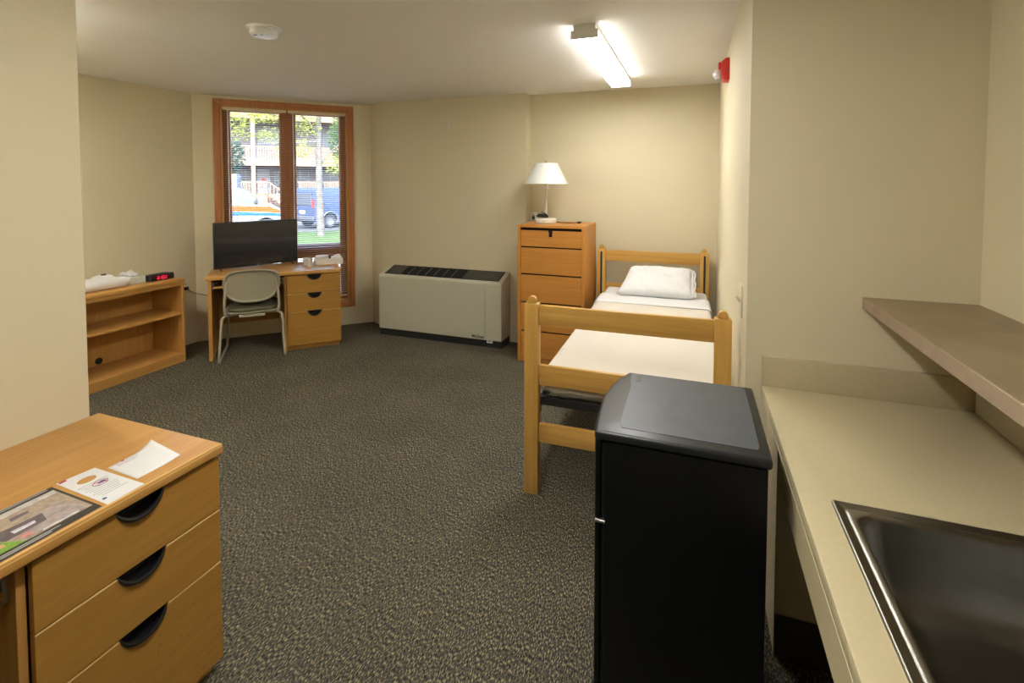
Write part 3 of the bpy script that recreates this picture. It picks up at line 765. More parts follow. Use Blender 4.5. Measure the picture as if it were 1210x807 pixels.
# mattress in bed-local coordinates x .055..(.88) y .06..2.12
mat_x0, mat_x1, mat_y0, mat_y1, mat_z0, mat_z1 = .073, .925, .058, 2.10, .469, .600
mt = thing('mattress', 'single mattress under the bedding on the oak bed', 'mattress', (-.763, 2.247, 0), R(.9))
cxm, cym = (mat_x0 + mat_x1) / 2, (mat_y0 + mat_y1) / 2; hxm, hym = (mat_x1 - mat_x0) / 2 - .02, (mat_y1 - mat_y0) / 2 - .01
MB().loops([rrect(cxm, cym, hxm - .02, hym - .02, .05, mat_z0), rrect(cxm, cym, hxm, hym, .06, mat_z0 + .02), rrect(cxm, cym, hxm, hym, .06, mat_z1 - .025), rrect(cxm, cym, hxm - .008, hym - .008, .06, mat_z1 - .006), rrect(cxm, cym, hxm - .03, hym - .03, .05, mat_z1)], cap0=True, cap1=True).build('mattress_body', SHEET, mt)

def drape(name, label, cat, y0, y1, top, hang_, material, foot=False, seed=0, wav=.006, fold=0., nx=110, step=.018, xg=0.):
    t = thing(name, label, cat, (-.763, 2.247, 0), R(.9))
    x0, x1 = cxm - hxm - xg, cxm + hxm + xg; r = .030
    Lx = (x1 - x0)
    tot = Lx + 2 * hang_; ny = int((y1 - y0 + (hang_ if foot else 0)) / step) + 1
    vs = []
    def arc(o):     # overflow length -> (outward, down)
        if o <= 0: return 0, 0
        q = r * math.pi / 2
        if o < q: a = o / r; return r * math.sin(a), r * (1 - math.cos(a))
        return r, r + (o - q)
    for j in range(ny + 1):
        for i in range(nx + 1):
            u = -hang_ + tot * i / nx
            v = y0 - (hang_ if foot else 0) + (y1 - y0 + (hang_ if foot else 0)) * j / ny
            ix0, ix1, iy0 = r, Lx - r, y0 + r
            ox = ix0 - u if u < ix0 else (u - ix1 if u > ix1 else 0)
            oy = iy0 - v if (foot and v < iy0) else 0
            sgn = -1 if u < ix0 else 1
            o = math.hypot(ox, oy); ou, dn = arc(min(o, hang_))
            bx = min(max(u, ix0), ix1); by = max(v, iy0) if foot else v
            dx, dy = (ox / o, oy / o) if o > 0 else (0, 0)
            P = Vector((x0 + bx + sgn * dx * ou, by - dy * ou, top - dn))
            k = noise.noise(Vector((u * 7 + seed, v * 5, seed))) * .5 + noise.noise(Vector((u * 17 + seed, v * 13, seed + 5))) * .3
            if o > r * .8:
                hem = min(1, (dn / hang_))
                w_ = wav * 1.6 * noise.noise(Vector((u * 9, v * 16, seed + 2))) * hem + .004 * hem
                P += Vector((sgn * dx * w_, -dy * w_, 0))
                P.z += .010 * hem * noise.noise(Vector((u * 12, v * 22, seed + 9)))
            else:
                P.z += wav * .55 * k
            vs.append(P)
    fs = [(j * (nx + 1) + i, j * (nx + 1) + i + 1, (j + 1) * (nx + 1) + i + 1, (j + 1) * (nx + 1) + i) for j in range(ny) for i in range(nx)]
    o = MB().add(vs, fs, smooth=True).build(name + '_cloth', material, t, fixn=False)
    s = o.modifiers.new('s', 'SOLIDIFY'); s.thickness = .0035; s.offset = 1
    return t
def quilt():
    m = bpy.data.materials.new('quilted_blanket'); m.use_nodes = True
    nt = m.node_tree; p = nt.nodes['Principled BSDF']; L = nt.links.new
    p.inputs['Roughness'].default_value = .95; p.inputs['Specular IOR Level'].default_value = .2
    p.inputs['Base Color'].default_value = (.67, .615, .53, 1)
    tc = nt.nodes.new('ShaderNodeTexCoord'); hs = []
    for ang in (45, -45):
        mp = nt.nodes.new('ShaderNodeMapping'); mp.inputs['Rotation'].default_value = (0, 0, R(ang)); L(tc.outputs['Object'], mp.inputs['Vector'])
        wv = nt.nodes.new('ShaderNodeTexWave'); wv.inputs['Scale'].default_value = 22; L(mp.outputs[0], wv.inputs['Vector']); hs.append(wv)
    mm = nt.nodes.new('ShaderNodeMath'); mm.operation = 'MULTIPLY'; L(hs[0].outputs['Fac'], mm.inputs[0]); L(hs[1].outputs['Fac'], mm.inputs[1])
    bp = nt.nodes.new('ShaderNodeBump'); bp.inputs['Strength'].default_value = .45; bp.inputs['Distance'].default_value = .003
    L(mm.outputs[0], bp.inputs['Height']); L(bp.outputs[0], p.inputs['Normal'])
    return m
drape('bed_sheet', 'smooth white bed sheet turned down below the pillow', 'sheet', 1.25, 2.085, .609, .085, SHEET, seed=3, wav=.010)
drape('blanket', 'cream quilted blanket spread over the foot of the bed', 'blanket', .052, 1.53, .617, .130, quilt(), foot=True, seed=8, wav=.006, xg=.004)
drape('turned_sheet', 'white sheet edge folded back over the top of the cream blanket', 'sheet', 1.47, 1.78, .624, .095, SHEET, seed=5, wav=.008, xg=.010)

pl = thing('pillow', 'plump white pillow leaning on the headboard', 'pillow', (-.262, 4.09, .728), 0)
pl.rotation_euler = (R(34), R(0), R(2))
PM = Matrix.Translation((-.262, 4.09, .728)) @ pl.rotation_euler.to_matrix().to_4x4()
PMi = PM.inverted()
nu, nv = 46, 30; L2, H2, TH = .268, .155, .072
for_side = []
def pil(u, v, s_):
    su, sv = u * u, v * v
    k = max(0, (1 - su ** 2.2)) ** .42 * max(0, (1 - sv ** 2.0)) ** .5
    pinch = 1 - .10 * (sv) * (1 - abs(u)) - 0
    x = u * L2 * (1 - .05 * (1 - sv)) ; y = v * H2 * (1 - .10 * (1 - su) * 0 + .0)
    z = s_ * TH * k
    z += .010 * k * noise.noise(Vector((u * 3.2 + s_, v * 3.0, 1.7)))
    wr = math.sin((u * 1.6 + v * .9) * 11 + 2 * noise.noise(Vector((u * 2, v * 2, 5)))) * max(0, noise.noise(Vector((u * 1.6 + 3, v * 2, s_ * 2))))
    z += .020 * wr * k
    if u < 0: x += .045 * v * abs(u) ** 2
    x += .006 * noise.noise(Vector((u * 2, v * 6, 8))) * abs(u); y += .008 * noise.noise(Vector((u * 6, v * 2, 12))) * abs(v)
    q = PM @ Vector((x, y, z))
    if q.z < .628: q.z = .628 + (q.z - .628) * .04; q = PMi @ q; return (q.x, q.y, q.z)
    return (x, y, z)
mb = MB()
for s_ in (1, -1):
    vs = [pil(2 * i / nu - 1, 2 * j / nv - 1, s_) for i in range(nu + 1) for j in range(nv + 1)]
    mb.add(vs, [(i * (nv + 1) + j, (i + 1) * (nv + 1) + j, (i + 1) * (nv + 1) + j + 1, i * (nv + 1) + j + 1) for i in range(nu) for j in range(nv)], smooth=True)
mb.build('pillowcase', SHEET, pl, ang=180)
hm = []
for j in range(9):
    v = 2 * j / 8 - 1
    hm.append((L2 + .012 + .006 * math.sin(j * 2.1), v * H2 * .93, .006 * math.sin(j * 1.7)))
MB().tube([(L2 - .006, p[1], p[2]) for p in hm] , .010, 8).tube(hm, .006, 8).build('hem', SHEET, pl)

# ------------------------------------------------------------------ fridge
fg = thing('mini_fridge', 'black two-door mini fridge standing between the bed and the counter', 'fridge', (-.02, 1.54, 0))
fx, fy = -.02, 1.54
def bow(y):         # front face x as function of y (world)
    ys = [1.312, 1.378, 1.461, 1.536, 1.631, 1.70, 1.765]; xs = [-.245, -.252, -.2575, -.260, -.2515, -.236, -.209]
    for i in range(6):
        if y <= ys[i + 1]:
            t = (y - ys[i]) / (ys[i + 1] - ys[i]); return xs[i] * (1 - t) + xs[i + 1] * t
    return xs[-1]
def front_poly(back, o=0., n=14):
    ys = [1.314 - o + (1.768 - 1.314 + 2 * o) * i / n for i in range(n + 1)]
    f = [(bow(min(max(y, 1.312), 1.765)) + .003 - o - fx, y - fy) for y in ys]
    return [(back - fx, ys[0] - fy)] + [f[0]] + f[1:] + [(back - fx, ys[-1] - fy)]
FB = mat('fridge_black', (.0025, .0032, .0045), .36, spec=.28, bump=(700, .08))
FT = mat('fridge_top_gloss', (.016, .018, .019), .36, spec=.42)
MB().box(-.218 - fx, .180 - fx, 1.316 - fy, 1.766 - fy, .025, .822, .004, 2).build('cabinet', FB, fg)
MB().prism(front_poly(-.2265), .605, .826, bev=.006, seg=3).build('freezer_door', FB, fg)
MB().prism(front_poly(-.2265), .035, .594, bev=.006, seg=3).build('fridge_door', FB, fg)
MB().box(-.2262 - fx, -.2185 - fx, 1.325 - fy, 1.757 - fy, .04, .82, 0).build('door_gasket', DARK, fg)
MB().box(-.241 - fx, -.214 - fx, 1.313 - fy, 1.33 - fy, .5955, .6035, .001).build('hinge', METAL, fg)
cap = front_poly(.190, .002)
MB().prism(cap, .8235, .850, bev=.009, seg=4).build('top_cover', FT, fg)
tp = [(-.176, 1.352), (.160, 1.352), (.166, 1.372), (.166, 1.748), (.158, 1.756), (-.185, 1.756), (-.197, 1.748), (-.194, 1.70), (-.186, 1.64), (-.186, 1.50), (-.185, 1.372)]
tp = [(a - fx, b - fy) for a, b in tp]
MB().prism(tp, .8495, .8512, bev=.0006).build('top_panel', mat('fridge_top_matte', (.055, .066, .078), .42, spec=.6, var=(14, .12)), fg)
MB().box(-.176 - fx, -.157 - fx, 1.690 - fy, 1.745 - fy, .8513, .8519, 0).build('badge', mat('fridge_badge', (.045, .045, .035), .4), fg)
for sx in (-.19, .15):
    for sy in (1.34, 1.74): MB().lathe([(.015, 0), (.015, .0245)], (sx - fx, sy - fy, 0), 12).build('foot', BLACKM, fg)

# ------------------------------------------------------------------ counter + sink + ledge
ct = thing('counter', 'beige laminate counter with backsplash along the right wall', 'counter', (.55, .7, 0))
cX, cY = .55, .7
sx0, sx1, sy0, sy1 = .307, .835, .66, 1.303
ol = [(.2415, -.6), (.855, -.6), (.855, 1.9735), (.2415, 1.9735)]
hl = [(sx0 + .014, sy0 + .014), (sx1 - .014, sy0 + .014), (sx1 - .014, sy1 - .014), (sx0 + .014, sy1 - .014)]
sub = lambda L_: [(a - cX, b - cY) for a, b in L_]
MB().prism(sub(ol), .750, .786, holes=[sub(hl)], bev=.0025, seg=2).build('countertop', LAM, ct)
ap = [(-.6, .645), (1.42, .650), (1.46, .655), (1.49, .672), (1.50, .700), (1.515, .722), (1.56, .738), (1.9735, .742), (1.9735, .7495), (-.6, .7495)]
MB().prism([(a - cY, b) for a, b in ap], .2415 - cX, .260 - cX, 'x', bev=.0015).build('apron', LAM, ct)
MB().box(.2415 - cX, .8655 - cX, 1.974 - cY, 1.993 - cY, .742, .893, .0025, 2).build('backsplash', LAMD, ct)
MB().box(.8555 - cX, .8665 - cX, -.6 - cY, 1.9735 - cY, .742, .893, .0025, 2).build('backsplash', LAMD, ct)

sk = thing('sink', 'stainless steel sink set into the beige counter', 'sink', ((sx0 + sx1) / 2, (sy0 + sy1) / 2, .786))
HX, HY = (sx1 - sx0) / 2, (sy1 - sy0) / 2
def sl_(ins, z, r, cxo=0.): return rrect(cxo, 0, HX - ins, HY - ins, r, z, 10)
L_ = [sl_(0, .0004, .006), sl_(.001, .0040, .006), sl_(.004, .0055, .007), sl_(.006, .0052, .008), sl_(.008, .0030, .009), sl_(.017, .0030, .012), sl_(.019, .0008, .014), sl_(.022, .0008, .015), sl_(.024, .0030, .016), sl_(.033, .0030, .045), sl_(.0365, .0015, .050), sl_(.038, -.005, .052), sl_(.039, -.02, .052),
      sl_(.046, -.10, .056), sl_(.054, -.150, .060), sl_(.068, -.172, .062), sl_(.090, -.182, .060), sl_(.16, -.186, .05), sl_(.215, -.188, .040)]
MB().loops(L_, cap1=True).build('basin', STEEL, sk, ang=60)
MB().lathe([(.045, 0), (.045, .003), (.036, .004), (.030, -.001), (.001, -.001)], (0, 0, -.1875), 28).build('drain', METAL, sk)

lg = thing('wall_ledge', 'brown stone-pattern ledge fixed to the right wall above the counter', 'ledge', (.71, .7, 1.092))
MB().box(.551 - .71, .8665 - .71, -1.3, 1.2935, 0, .038, .0015).build('slab', LEDGE, lg)
MB().box(.5485 - .71, .5508 - .71, -1.3, 1.2935, .0, .0375, .0003).build('edge_strip', LEDGEF, lg)

# ------------------------------------------------------------------ ceiling and wall fittings
SIDE = mat('lens_side', (.9, .9, .9), .4, emit=((1, .985, .95), 1.1))
def fixture(x0, x1, y0, y1, lens, label, side=SIDE, grp=None):
    cx = (x0 + x1) / 2; w = (x1 - x0) / 2; L = y1 - y0
    f = thing('ceiling_light', label, 'ceiling light', (cx, y0, ZC), group=grp)
    MB().box(-w + .018, w - .018, .004, L - .004, -.030, -.0005, .002).build('housing', FIXM, f)
    MB().box(-w + .002, w - .002, .006, L - .006, -.072, -.0685, .0015).build('lens', lens, f)
    for a, b in ((-w + .002, -w + .0045), (w - .0045, w - .002)): MB().box(a, b, .006, L - .006, -.068, -.034, .0005).build('side_diffuser', side, f)
    MB().box(-w + .005, w - .005, .006, L - .006, -.034, -.0305, .0005).build('reflector', FIXM, f)
    for a, b in ((0, .0055), (L - .0055, L)):
        MB().prism([(-w, -.076), (w, -.076), (w, -.030), (w - .016, -.030), (w - .016, -.0005), (-w + .016, -.0005), (-w + .016, -.030), (-w, -.030)], a, b, 'y', bev=.0008).build('end_cap', FIXM, f)
    return f
fixture(-.626, -.479, 2.60, 4.00, TUBE, 'lit fluorescent ceiling light with white end caps above the bed corner')
fixture(-.626, -.479, .05, 1.45, TUBE_EXTRA, 'extra unseen fluorescent ceiling light above the camera, in line with the lit one over the bed corner')  # added out of view to brighten the whole room evenly
fx3 = fixture(-.07, .07, 0, 1.22, TUBE_EXTRA, 'extra unseen fluorescent ceiling light round the corner behind the near left wall')  # added where the wall hides it, to brighten the window bay
fx3.location = (-2.75, 1.32, ZC); fx3.rotation_euler = (0, 0, R(90))

DET = mat('detector_white', (.93, .93, .92), .3)
sm = thing('smoke_detector', 'round white smoke detector on the ceiling at upper left', 'smoke detector', (-2.19, 2.075, ZC))
MB().lathe([(.001, -.0002), (.085, -.0002), (.085, -.007), (.079, -.009), (.001, -.009)], n=40).build('mounting_plate', DET, sm)
MB().lathe([(.068, -.0092), (.070, -.018), (.066, -.020), (.066, -.024), (.070, -.026), (.068, -.040), (.060, -.046), (.001, -.048)], n=40).build('body', DET, sm)
MB().box(-.03, -.008, -.045, -.035, -.0485, -.0445, .001).lathe([(.001, -.0495), (.004, -.0495), (.004, -.046)], (.018, -.03, 0), 10).build('test_button', GREYP, sm)

st = thing('fire_alarm_strobe', 'red fire alarm strobe high on the right wall', 'fire alarm', (.189, 3.28, 2.20))
MB().prism([(-.0005, -.065), (-.0005, .065), (-.022, .065), (-.045, .045), (-.045, -.028), (-.030, -.065)], -.055, .055, 'y', bev=.003, seg=2).build('housing', RED, st)
MB().box(-.062, -.0455, -.040, .005, .005, .045, .003).build('sounder', RED, st)
stl = MB().lathe([(.001, -.032), (.016, -.028), (.027, -.012), (.029, 0), (.027, .012), (.016, .028), (.001, .032)], (0, 0, 0), 20, M=Matrix.Translation((-.062, .015, -.018)))
stl.build('strobe_lens', mat('strobe_clear', (.72, .72, .74), .12, coat=.5), st)

def plate(name, label, cat, loc, rz, w, h, kind):
    p = thing(name, label, cat, loc, rz)
    MB().box(-w / 2, w / 2, -.006, -.0005, -h / 2, h / 2, .002, 2).build('cover_plate', CREAMP if kind != 'white' else WHITEP, p)
    if kind == 'switch':
        MB().prism([(-.006, -.010), (-.006, .010), (-.022, .018), (-.024, .012), (-.012, -.006)], -.006, .006, 'x').build('toggle', CREAMP, p)
    if kind in ('duplex', 'white'):
        MB().box(-.017, .017, -.009, -.0062, .008, .040, .003, 2).box(-.017, .017, -.009, -.0062, -.040, -.008, .003, 2).build('receptacle', CREAMP if kind != 'white' else WHITEP, p)
        s = MB()
        for z in (.026, -.022):
            for x in (-.007, .007): s.box(x - .0015, x + .0015, -.0096, -.0091, z - .005, z + .005, 0)
        s.build('slots', DARK, p)
    if kind == 'duplex':
        MB().box(-.022, .022, -.035, -.0097, -.036, -.008, .005, 2).build('plug', BLACK, p)
    if kind == 'white':
        MB().box(-.012, .012, -.022, -.0097, -.012, .020, .004, 2).build('plug', GREYP, p)
    return p
plate('light_switch', 'cream toggle light switch on the right wall behind the bed foot', 'light switch', (.189, 2.19, 1.045), R(-90), .075, .13, 'switch')
plate('blank_cover_plate', 'blank painted cover plate high on the back wall above the heating unit', 'cover plate', (-2.295, 4.39, 2.075), 0, .075, .12, 'blank')
plate('wall_outlet', 'cream wall outlet with a black plug beside the bookcase end', 'outlet', (-4.44, 3.235, .56), R(90), .075, .12, 'duplex')
plate('wall_outlet', 'small white wall outlet behind the table lamp', 'outlet', (-1.435, 4.515, 1.185), 0, .07, .115, 'white')
cordo = MB().tube([(-4.405, 3.235, .54), (-4.39, 3.27, .50), (-4.37, 3.33, .47), (-4.30, 3.40, .44), (-4.15, 3.53, .36)], .003, 6)
tag(cordo.build('power_cord', GREYP), 'thin power cord running from the wall outlet to behind the far desk', 'cord')

# ------------------------------------------------------------------ outside
E1 = Vector((1, 1, 0)) / 2 ** .5; E2 = Vector((-1, 1, 0)) / 2 ** .5
ME = Matrix(((E1.x, E2.x, 0), (E1.y, E2.y, 0), (0, 0, 1))).to_4x4()      # local x = sideways, y = distance, z up
ZG = -.7
XRED = mat('far_red', (.30, .012, .012), .5); XMET = mat('far_metal', (.10, .10, .105), .4)
GRASS = mat('lawn', (0.036, 0.059, 0.017), .95, spec=.05, var=(3, .25), bump=(40, .5))
ASPH = mat('asphalt', (0.071, 0.069, 0.067), .9, spec=.1, var=(1.5, .15))
CONC = mat('concrete', (0.126, 0.122, 0.113), .9, spec=.1, var=(2, .06))
struct(MB().prism([(-40, 5.2), (40, 5.2), (40, 19.6), (-40, 19.6)], ZG - .3, ZG, M=ME).build('ground_walk', CONC))
struct(MB().prism([(-40, 19.6), (40, 17.6), (40, 25), (-40, 22.8)], ZG - .3, ZG + .03, M=ME).build('ground_lawn', GRASS))
struct(MB().prism([(-40, 22.8), (40, 25), (40, 36.5), (-40, 34)], ZG - .3, ZG - .02, M=ME).build('ground_road', ASPH))
struct(MB().prism([(-60, 34), (60, 36.5), (60, 80), (-60, 80)], ZG - .3, ZG, M=ME).build('ground_far', GRASS))

BRICK = mat('pale_brick', (.15, .10, .075), .9, spec=.1, var=(5, .15))
TIMB = mat('balcony_timber', (.165, .112, .076), .8, spec=.1, var=(2, .08))
STUC = mat('stucco_wall', (.12, .105, .11), .9, spec=.1, var=(1, .1))  # lavender-grey stucco of the wall behind the balconies
PWIN = mat('far_window', (0.045, 0.048, 0.062), .35)
WHT = mat('far_white', (0.160, 0.155, 0.151), .7)
bd = thing('apartment_building', 'tan brick apartment building with timber balconies across the street', 'building', tuple(ME @ Vector((0, 40, ZG))))
MBd = Matrix.Translation(-Vector(bd.location)) @ ME @ Matrix.Translation((0, 37, 0)) @ Matrix.Rotation(R(5), 4, 'Z')
MB().box(-16, 18, 2.4, 8, ZG, 12, 0, M=MBd).build('wall', STUC, bd)
MB().box(-16, 18, .0, 2.4, ZG, .75, 0, M=MBd).build('porch_base', BRICK, bd)
for z in (2.65, 5.75):
    MB().box(-16, 18, -.05, 2.4, z, z + .28, .01, M=MBd).build('balcony_floor', TIMB, bd)
def railing(x0, x1, z0, z1, nm='railing'):
    m = MB().box(x0, x1, -.04, .04, z1 - .09, z1, .005, M=MBd).box(x0, x1, -.03, .03, z0, z0 + .08, .005, M=MBd)
    x = x0 + .08
    while x < x1: m.box(x, x + .075, -.02, .02, z0 + .05, z1 - .05, 0, M=MBd); x += .15
    m.build(nm, TIMB, bd)
for (x0, x1) in ((-8, -1.9), (-1.6, 2.2), (2.45, 8)):
    railing(x0, x1, 2.97, 3.98); railing(x0, x1, 6.05, 7.0)
railing(-8, -1.9, .75, 1.60); railing(-1.6, -.95, .75, 1.60); railing(.9, 8, .75, 1.60)
st_ = MB()
for k in range(8): st_.box(-.95, -.95 + .24 * (k + 1), -1.4, -.02, ZG, .75 - .18 * k, 0, M=MBd)
st_.build('stairs', BRICK, bd)
sr = MB()
sr.prism([(-.95, 1.5), (.9, .05), (.9, .16), (-.95, 1.62)], -1.45, -1.37, 'y', M=MBd)
for k in range(9): sr.box(-.9 + .2 * k, -.85 + .2 * k, -1.43, -1.39, .60 - .155 * k, 1.46 - .157 * k, 0, M=MBd)
sr.build('stair_railing', TIMB, bd)
for x in (-8, -1.9, 2.2, 8):
    MB().box(x, x + .25, -.12, .12, ZG, 9.5, .01, M=MBd).build('post', TIMB, bd)
for (x0, x1, z0, z1) in ((-4.2, -3.0, 4.0, 5.5), (-1.3, .3, 3.9, 5.4), (3.0, 4.2, 3.9, 5.4), (-4.4, -3.4, .95, 2.4), (-3.0, -2.2, .95, 2.4), (-.3, .5, 1.0, 2.4), (.8, 1.9, .9, 2.4), (2.9, 4.0, .9, 2.4), (-3.6, -2.6, 6.6, 8.2), (2.9, 4.1, 6.5, 8.2)):
    w_ = MB().box(x0, x1, 2.36, 2.42, z0, z1, 0, M=MBd).build('window', PWIN, bd)
    m = MB()
    for a, b, c, d in ((x0 - .06, x0, z0, z1), (x1, x1 + .06, z0, z1), (x0 - .06, x1 + .06, z1, z1 + .06), (x0 - .06, x1 + .06, z0 - .06, z0), ((x0 + x1) / 2 - .03, (x0 + x1) / 2 + .03, z0, z1)): m.box(a, b, 2.32, 2.37, c, d, 0, M=MBd)
    m.build('window_frame', WHT, w_)
dd = MB().box(-1.45, -.65, 2.33, 2.39, .76, 2.5, .01, M=MBd).build('door', mat('grey_door', (0.176, 0.176, 0.189), .6), bd)
MB().lathe([(.001, 0), (.13, 0), (.13, .02), (.001, .02)], n=16, M=MBd @ Matrix.Translation((-1.05, 2.33, 1.75)) @ Matrix.Rotation(R(90), 4, 'X')).build('wreath', XRED, dd)

def wheel(mb_t, mb_h, c, r, w, M):
    MM = M @ Matrix.Translation(c) @ Matrix.Rotation(R(90), 4, 'X')
    mb_t.lathe([(r * .62, -w / 2), (r * .95, -w / 2), (r, -w * .3), (r, w * .3), (r * .95, w / 2), (r * .62, w / 2), (r * .62, -w / 2)], n=28, M=MM)
    mb_h.lathe([(.001, w * .25), (r * .12, w * .38), (r * .15, w * .30), (r * .55, w * .34), (r * .62, w * .48), (r * .62, -w * .2), (.001, -w * .2)], n=28, M=MM)

# vehicles are laid out in local coordinates: x = forward, y = left(+), near side = -y, z up from ground
def arch_profile(x0, x1, ztop_pts, zlow, arches):
    """closed side outline with wheel arches: going along the bottom from x0 to x1, then the top"""
    pts = [(x0, zlow)]
    for (cx, r) in arches:
        pts += [(cx + r * math.cos(a), .33 + r * math.sin(a)) for a in [math.pi - math.pi * i / 10 * 1 for i in range(11)] if .33 + r * math.sin(a) > zlow] 
    pts += [(x1, zlow)] + ztop_pts
    return pts
MV = ME @ Matrix.Translation((1.36, 25.4, ZG)) @ Matrix.Rotation(R(32), 4, 'Z')
vn = thing('van', 'blue cargo van parked across the street behind the tree trunk', 'van', tuple(MV @ Vector((2.3, .95, 0))))
Vi = Matrix.Translation(-Vector(vn.location)) @ MV
VB = mat('van_blue', (0.035, 0.050, 0.105), .4, spec=.3)
top = [(4.9, .75), (4.75, 1.0), (3.9, 1.15), (3.15, 1.90), (2.9, 1.97), (.15, 1.97), (.02, 1.85), (0, 1.0)]
MB().prism(arch_profile(0, 4.9, top, .32, ((.85, .42), (3.95, .42))), 0, 1.9, 'y', M=Vi, bev=.05, seg=3).build('body', VB, vn)
a, b = MB(), MB()
for x in (.85, 3.95):
    for y in (.10, 1.80):
        wheel(a, b, (x, y, .34), .34, .2 if y > 1 else .2, Vi)
a.build('tyres', BLACKM, vn); b.build('hubcaps', mat('hub_silver', (0.126, 0.126, 0.134), .35, metal=.4), vn)
MB().box(-.03, .02, .22, 1.68, 1.12, 1.72, .02, M=Vi).build('rear_window', PWIN, vn)
MB().box(-.06, .04, .05, .20, 1.0, 1.42, .02, M=Vi).build('tail_light', XRED, vn)
MB().box(-.06, .04, 1.70, 1.85, 1.0, 1.42, .02, M=Vi).build('tail_light', XRED, vn)
MB().box(-.10, .05, .05, 1.85, .38, .62, .03, 2, M=Vi).build('bumper', mat('bumper_grey', (0.055, 0.057, 0.063), .5), vn)
MB().prism([(3.05, 1.25), (3.75, 1.25), (3.2, 1.80), (3.05, 1.80)], -.012, .01, 'y', M=Vi).build('side_window', PWIN, vn)
MB().tube([(.85 + .46 * math.cos(math.pi * i / 12), -.005, .34 + .46 * math.sin(math.pi * i / 12)) for i in range(13)], .035, 6, M=Vi).build('wheel_arch', mat('arch_silver', (0.118, 0.122, 0.134), .4), vn)
MB().box(-.045, -.028, .75, 1.15, .72, .86, .005, M=Vi).build('number_plate', WHITEP, vn)

MA = ME @ Matrix.Translation((-4.95, 22.6, ZG)) @ Matrix.Rotation(R(0), 4, 'Z')
am = thing('ambulance', 'white ambulance with orange and blue stripes parked across the street', 'ambulance', tuple(MA @ Vector((2.4, 1, 0))))
Ai = Matrix.Translation(-Vector(am.location)) @ MA
AWt = mat('ambulance_white', (0.14, 0.146, 0.16), .7, spec=.1)
top = [(4.88, .85), (4.82, 1.08), (4.45, 1.30), (4.02, 1.38), (3.55, 1.88), (3.40, 1.98), (3.20, 2.02), (2.9, 2.02)]
MB().prism(arch_profile(2.9, 4.9, top, .40, ((4.30, .45),)), 0, 1.95, 'y', M=Ai, bev=.05, seg=3).build('cab', AWt, am)
MB().box(-.5, 3.28, -.06, 2.05, .45, 2.58, .05, 2, M=Ai).build('patient_box', AWt, am)
MB().prism([(3.33, 1.36), (3.95, 1.36), (3.80, 1.55), (3.52, 1.84), (3.33, 1.86)], -.012, .02, 'y', M=Ai).build('side_window', mat('ambulance_window', (0.059, 0.076, 0.071), .2), am)
MB().box(-.45, 3.275, -.072, -.055, 1.09, 1.30, 0, M=Ai).prism([(3.29, 1.09), (4.85, .99), (4.80, 1.10), (4.45, 1.24), (3.29, 1.30)], -.012, .01, 'y', M=Ai).build('orange_stripe', mat('stripe_orange', (0.30, 0.036, 0.002), .8, spec=.1), am)
MB().box(-.45, 3.275, -.072, -.055, .92, 1.05, 0, M=Ai).prism([(3.29, .92), (4.87, .84), (4.87, .95), (3.29, 1.05)], -.012, .01, 'y', M=Ai).build('blue_stripe', mat('stripe_blue', (0.006, 0.045, 0.17), .8, spec=.1), am)
sc = MB()
random.seed(3)
for k in range(8):
    x = 3.42 + .065 * k; h = .05 + .05 * random.random()
    sc.tube([(x, -.012, .80), (x + .02, -.012, .80 + h), (x + .045, -.012, .80)], .009, 5, M=Ai)
sc.build('script_lettering', mat('script_blue', (0.042, 0.105, 0.273), .5), am)
MB().box(3.45, 3.95, -.014, 0, .755, .770, 0, M=Ai).build('underline', XRED, am)
MB().box(3.88, 4.0, -.16, -.02, 1.38, 1.60, .02, 2, M=Ai).build('mirror', BLACKM, am)
a, b = MB(), MB()
wheel(a, b, (4.30, .10, .36), .36, .22, Ai); wheel(a, b, (1.2, .10, .36), .36, .22, Ai); wheel(a, b, (4.30, 1.8, .36), .36, .22, Ai); wheel(a, b, (1.2, 1.8, .36), .36, .22, Ai)
a.build('tyres', BLACKM, am); b.build('hubcaps', XMET, am)
MB().box(3.05, 3.22, -.075, -.061, 1.85, 1.98, 0, M=Ai).box(2.7, 3.2, -.075, -.061, 2.28, 2.36, 0, M=Ai).build('side_marking', mat('marking_grey', (0.147, 0.155, 0.176), .5), am)

def leaves(mb, blobs, n, size, rnd):
    tot = sum(b[2] * b[3] * b[4] for b in blobs)
    for (c, d, rx, ry, rz) in [(b[0], b[1], b[2], b[3], b[4]) for b in blobs]:
        k = int(n * rx * ry * rz / tot)
        for _ in range(k):
            while True:
                p = Vector((rnd.uniform(-1, 1), rnd.uniform(-1, 1), rnd.uniform(-1, 1)))
                if p.length < 1: break
            q = Vector((c[0] + p.x * rx, c[1] + p.y * ry, c[2] + p.z * rz))
            s = size * rnd.uniform(.6, 1.3)
            M = Matrix.Translation(q) @ Matrix.Rotation(rnd.uniform(0, 6.3), 4, 'Z') @ Matrix.Rotation(rnd.uniform(-1.2, 1.2), 4, 'X')
            mb.add([(-s / 2, 0, 0), (0, -s * .38, .1 * s), (s / 2, 0, 0), (0, s * .38, .1 * s)], [(0, 1, 2, 3)], ME @ M)
def leafmat(name, c):
    m = mat(name, c, .8, spec=.1, var=(2.5, .3)); p = m.node_tree.nodes['Principled BSDF']
    p.inputs['Subsurface Weight'].default_value = 0
    nt = m.node_tree; L = nt.links.new
    t = nt.nodes.new('ShaderNodeBsdfTranslucent'); t.inputs[0].default_value = (*[min(1, x * 1.5) for x in c], 1)
    mx = nt.nodes.new('ShaderNodeMixShader'); mx.inputs[0].default_value = .5
    L(p.outputs[0], mx.inputs[1]); L(t.outputs[0], mx.inputs[2]); L(mx.outputs[0], nt.nodes['Material Output'].inputs[0])
    return m
rnd = random.Random(11)
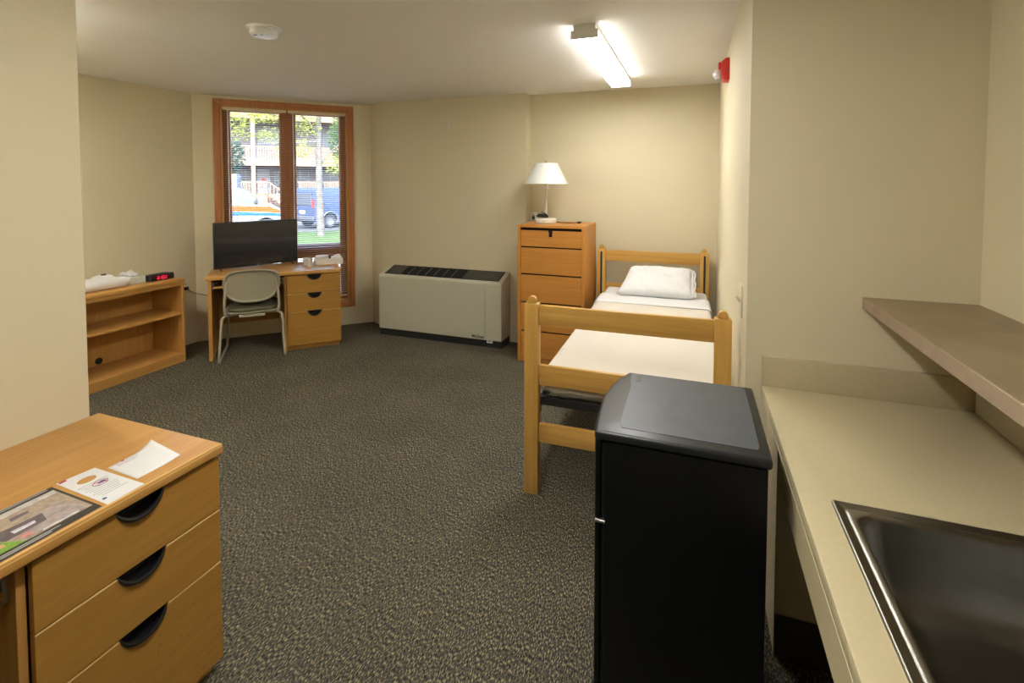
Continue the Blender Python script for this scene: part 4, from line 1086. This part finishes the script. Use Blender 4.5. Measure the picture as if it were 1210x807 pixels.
tree = thing('street_tree', 'slender street tree with yellow-green leaves and a pale trunk beyond the window', 'tree', tuple(ME @ Vector((1.37, 22.0, ZG + .03))))
Ti = Matrix.Translation(-Vector(tree.location))
BARK = mat('pale_bark', (0.071, 0.067, 0.061), .95, spec=.05, bump=(25, .8), var=(6, .25))
def TP(a, b, z): return ME @ Vector((a, b, z))
MB().tube([TP(1.40, 22, ZG + .03), TP(1.38, 22, .6), TP(1.36, 22, 2.2), TP(1.38, 22, 3.6), TP(1.34, 22, 6.0)], [.17, .15, .13, .11, .07], 14, M=Ti).build('trunk', BARK, tree)
for pts in (((1.36, 22, 3.3), (.6, 21.8, 3.9), (-.4, 21.6, 4.2), (-1.8, 21.5, 4.5)), ((1.36, 22, 2.2), (1.9, 22.2, 2.9), (2.5, 22.2, 3.4)), ((1.37, 22, 3.6), (.4, 22, 4.6), (-.8, 22, 5.3)), ((1.36, 22, 3.0), (.8, 22.1, 3.3), (.4, 22.2, 3.2))):
    MB().tube([TP(*p) for p in pts], [.035, .028, .02, .01][:len(pts)], 8, M=Ti).build('branch', BARK, tree)
fo = MB()
leaves(fo, [((-.9, 21.6, 4.3), 0, 1.5, .8, .55), ((.9, 21.9, 3.9), 0, .6, .6, .6), ((.75, 21.8, 2.9), 0, .45, .5, .5), ((-.45, 21.5, 3.35), 0, .55, .5, .35), ((-1.6, 21.6, 3.5), 0, .6, .6, .45), ((2.0, 22.0, 2.3), 0, .5, .5, .45), ((-.05, 21.5, 2.85), 0, .30, .4, .40), ((.5, 22, 5.6), 0, 2.4, 1.5, .9)], 9000, .10, rnd)
for i in range(len(fo.v)): fo.v[i] = Ti @ fo.v[i]
o = fo.build('foliage', leafmat('lime_leaf', (0.20, 0.22, 0.045)), tree, fixn=False); o['kind'] = 'stuff'
def shrub_tree(label, base, blobs, n, col, name='evergreen_tree'):
    t = thing(name, label, 'tree', tuple(ME @ Vector((base[0], base[1], ZG))))
    Tm = Matrix.Translation(-Vector(t.location))
    MB().tube([TP(base[0], base[1], ZG), TP(base[0] + .05, base[1], 1.0), TP(base[0], base[1], blobs[0][0][2])], [.16, .12, .06], 10, M=Tm).build('trunk', BARK, t)
    m = MB(); leaves(m, blobs, n, .15, rnd)
    for i in range(len(m.v)): m.v[i] = Tm @ m.v[i]
    o = m.build('foliage', leafmat(name + '_leaf', col), t, fixn=False); o['kind'] = 'stuff'
shrub_tree('bluish green bushy tree at the left of the window view, behind the ambulance', (-2.9, 29), [((-2.6, 29, 2.9), 0, .9, .9, 1.0), ((-2.9, 29, 1.7), 0, .8, .8, .8)], 2600, (0.050, 0.080, 0.055))
shrub_tree('fresh green leafy tree at the right of the window view, behind the van', (3.3, 32), [((3.4, 32, 4.2), 0, .9, 1.0, 1.7), ((3.6, 32, 2.6), 0, .8, .9, 1.0)], 3400, (0.071, 0.109, 0.038), 'leafy_tree')
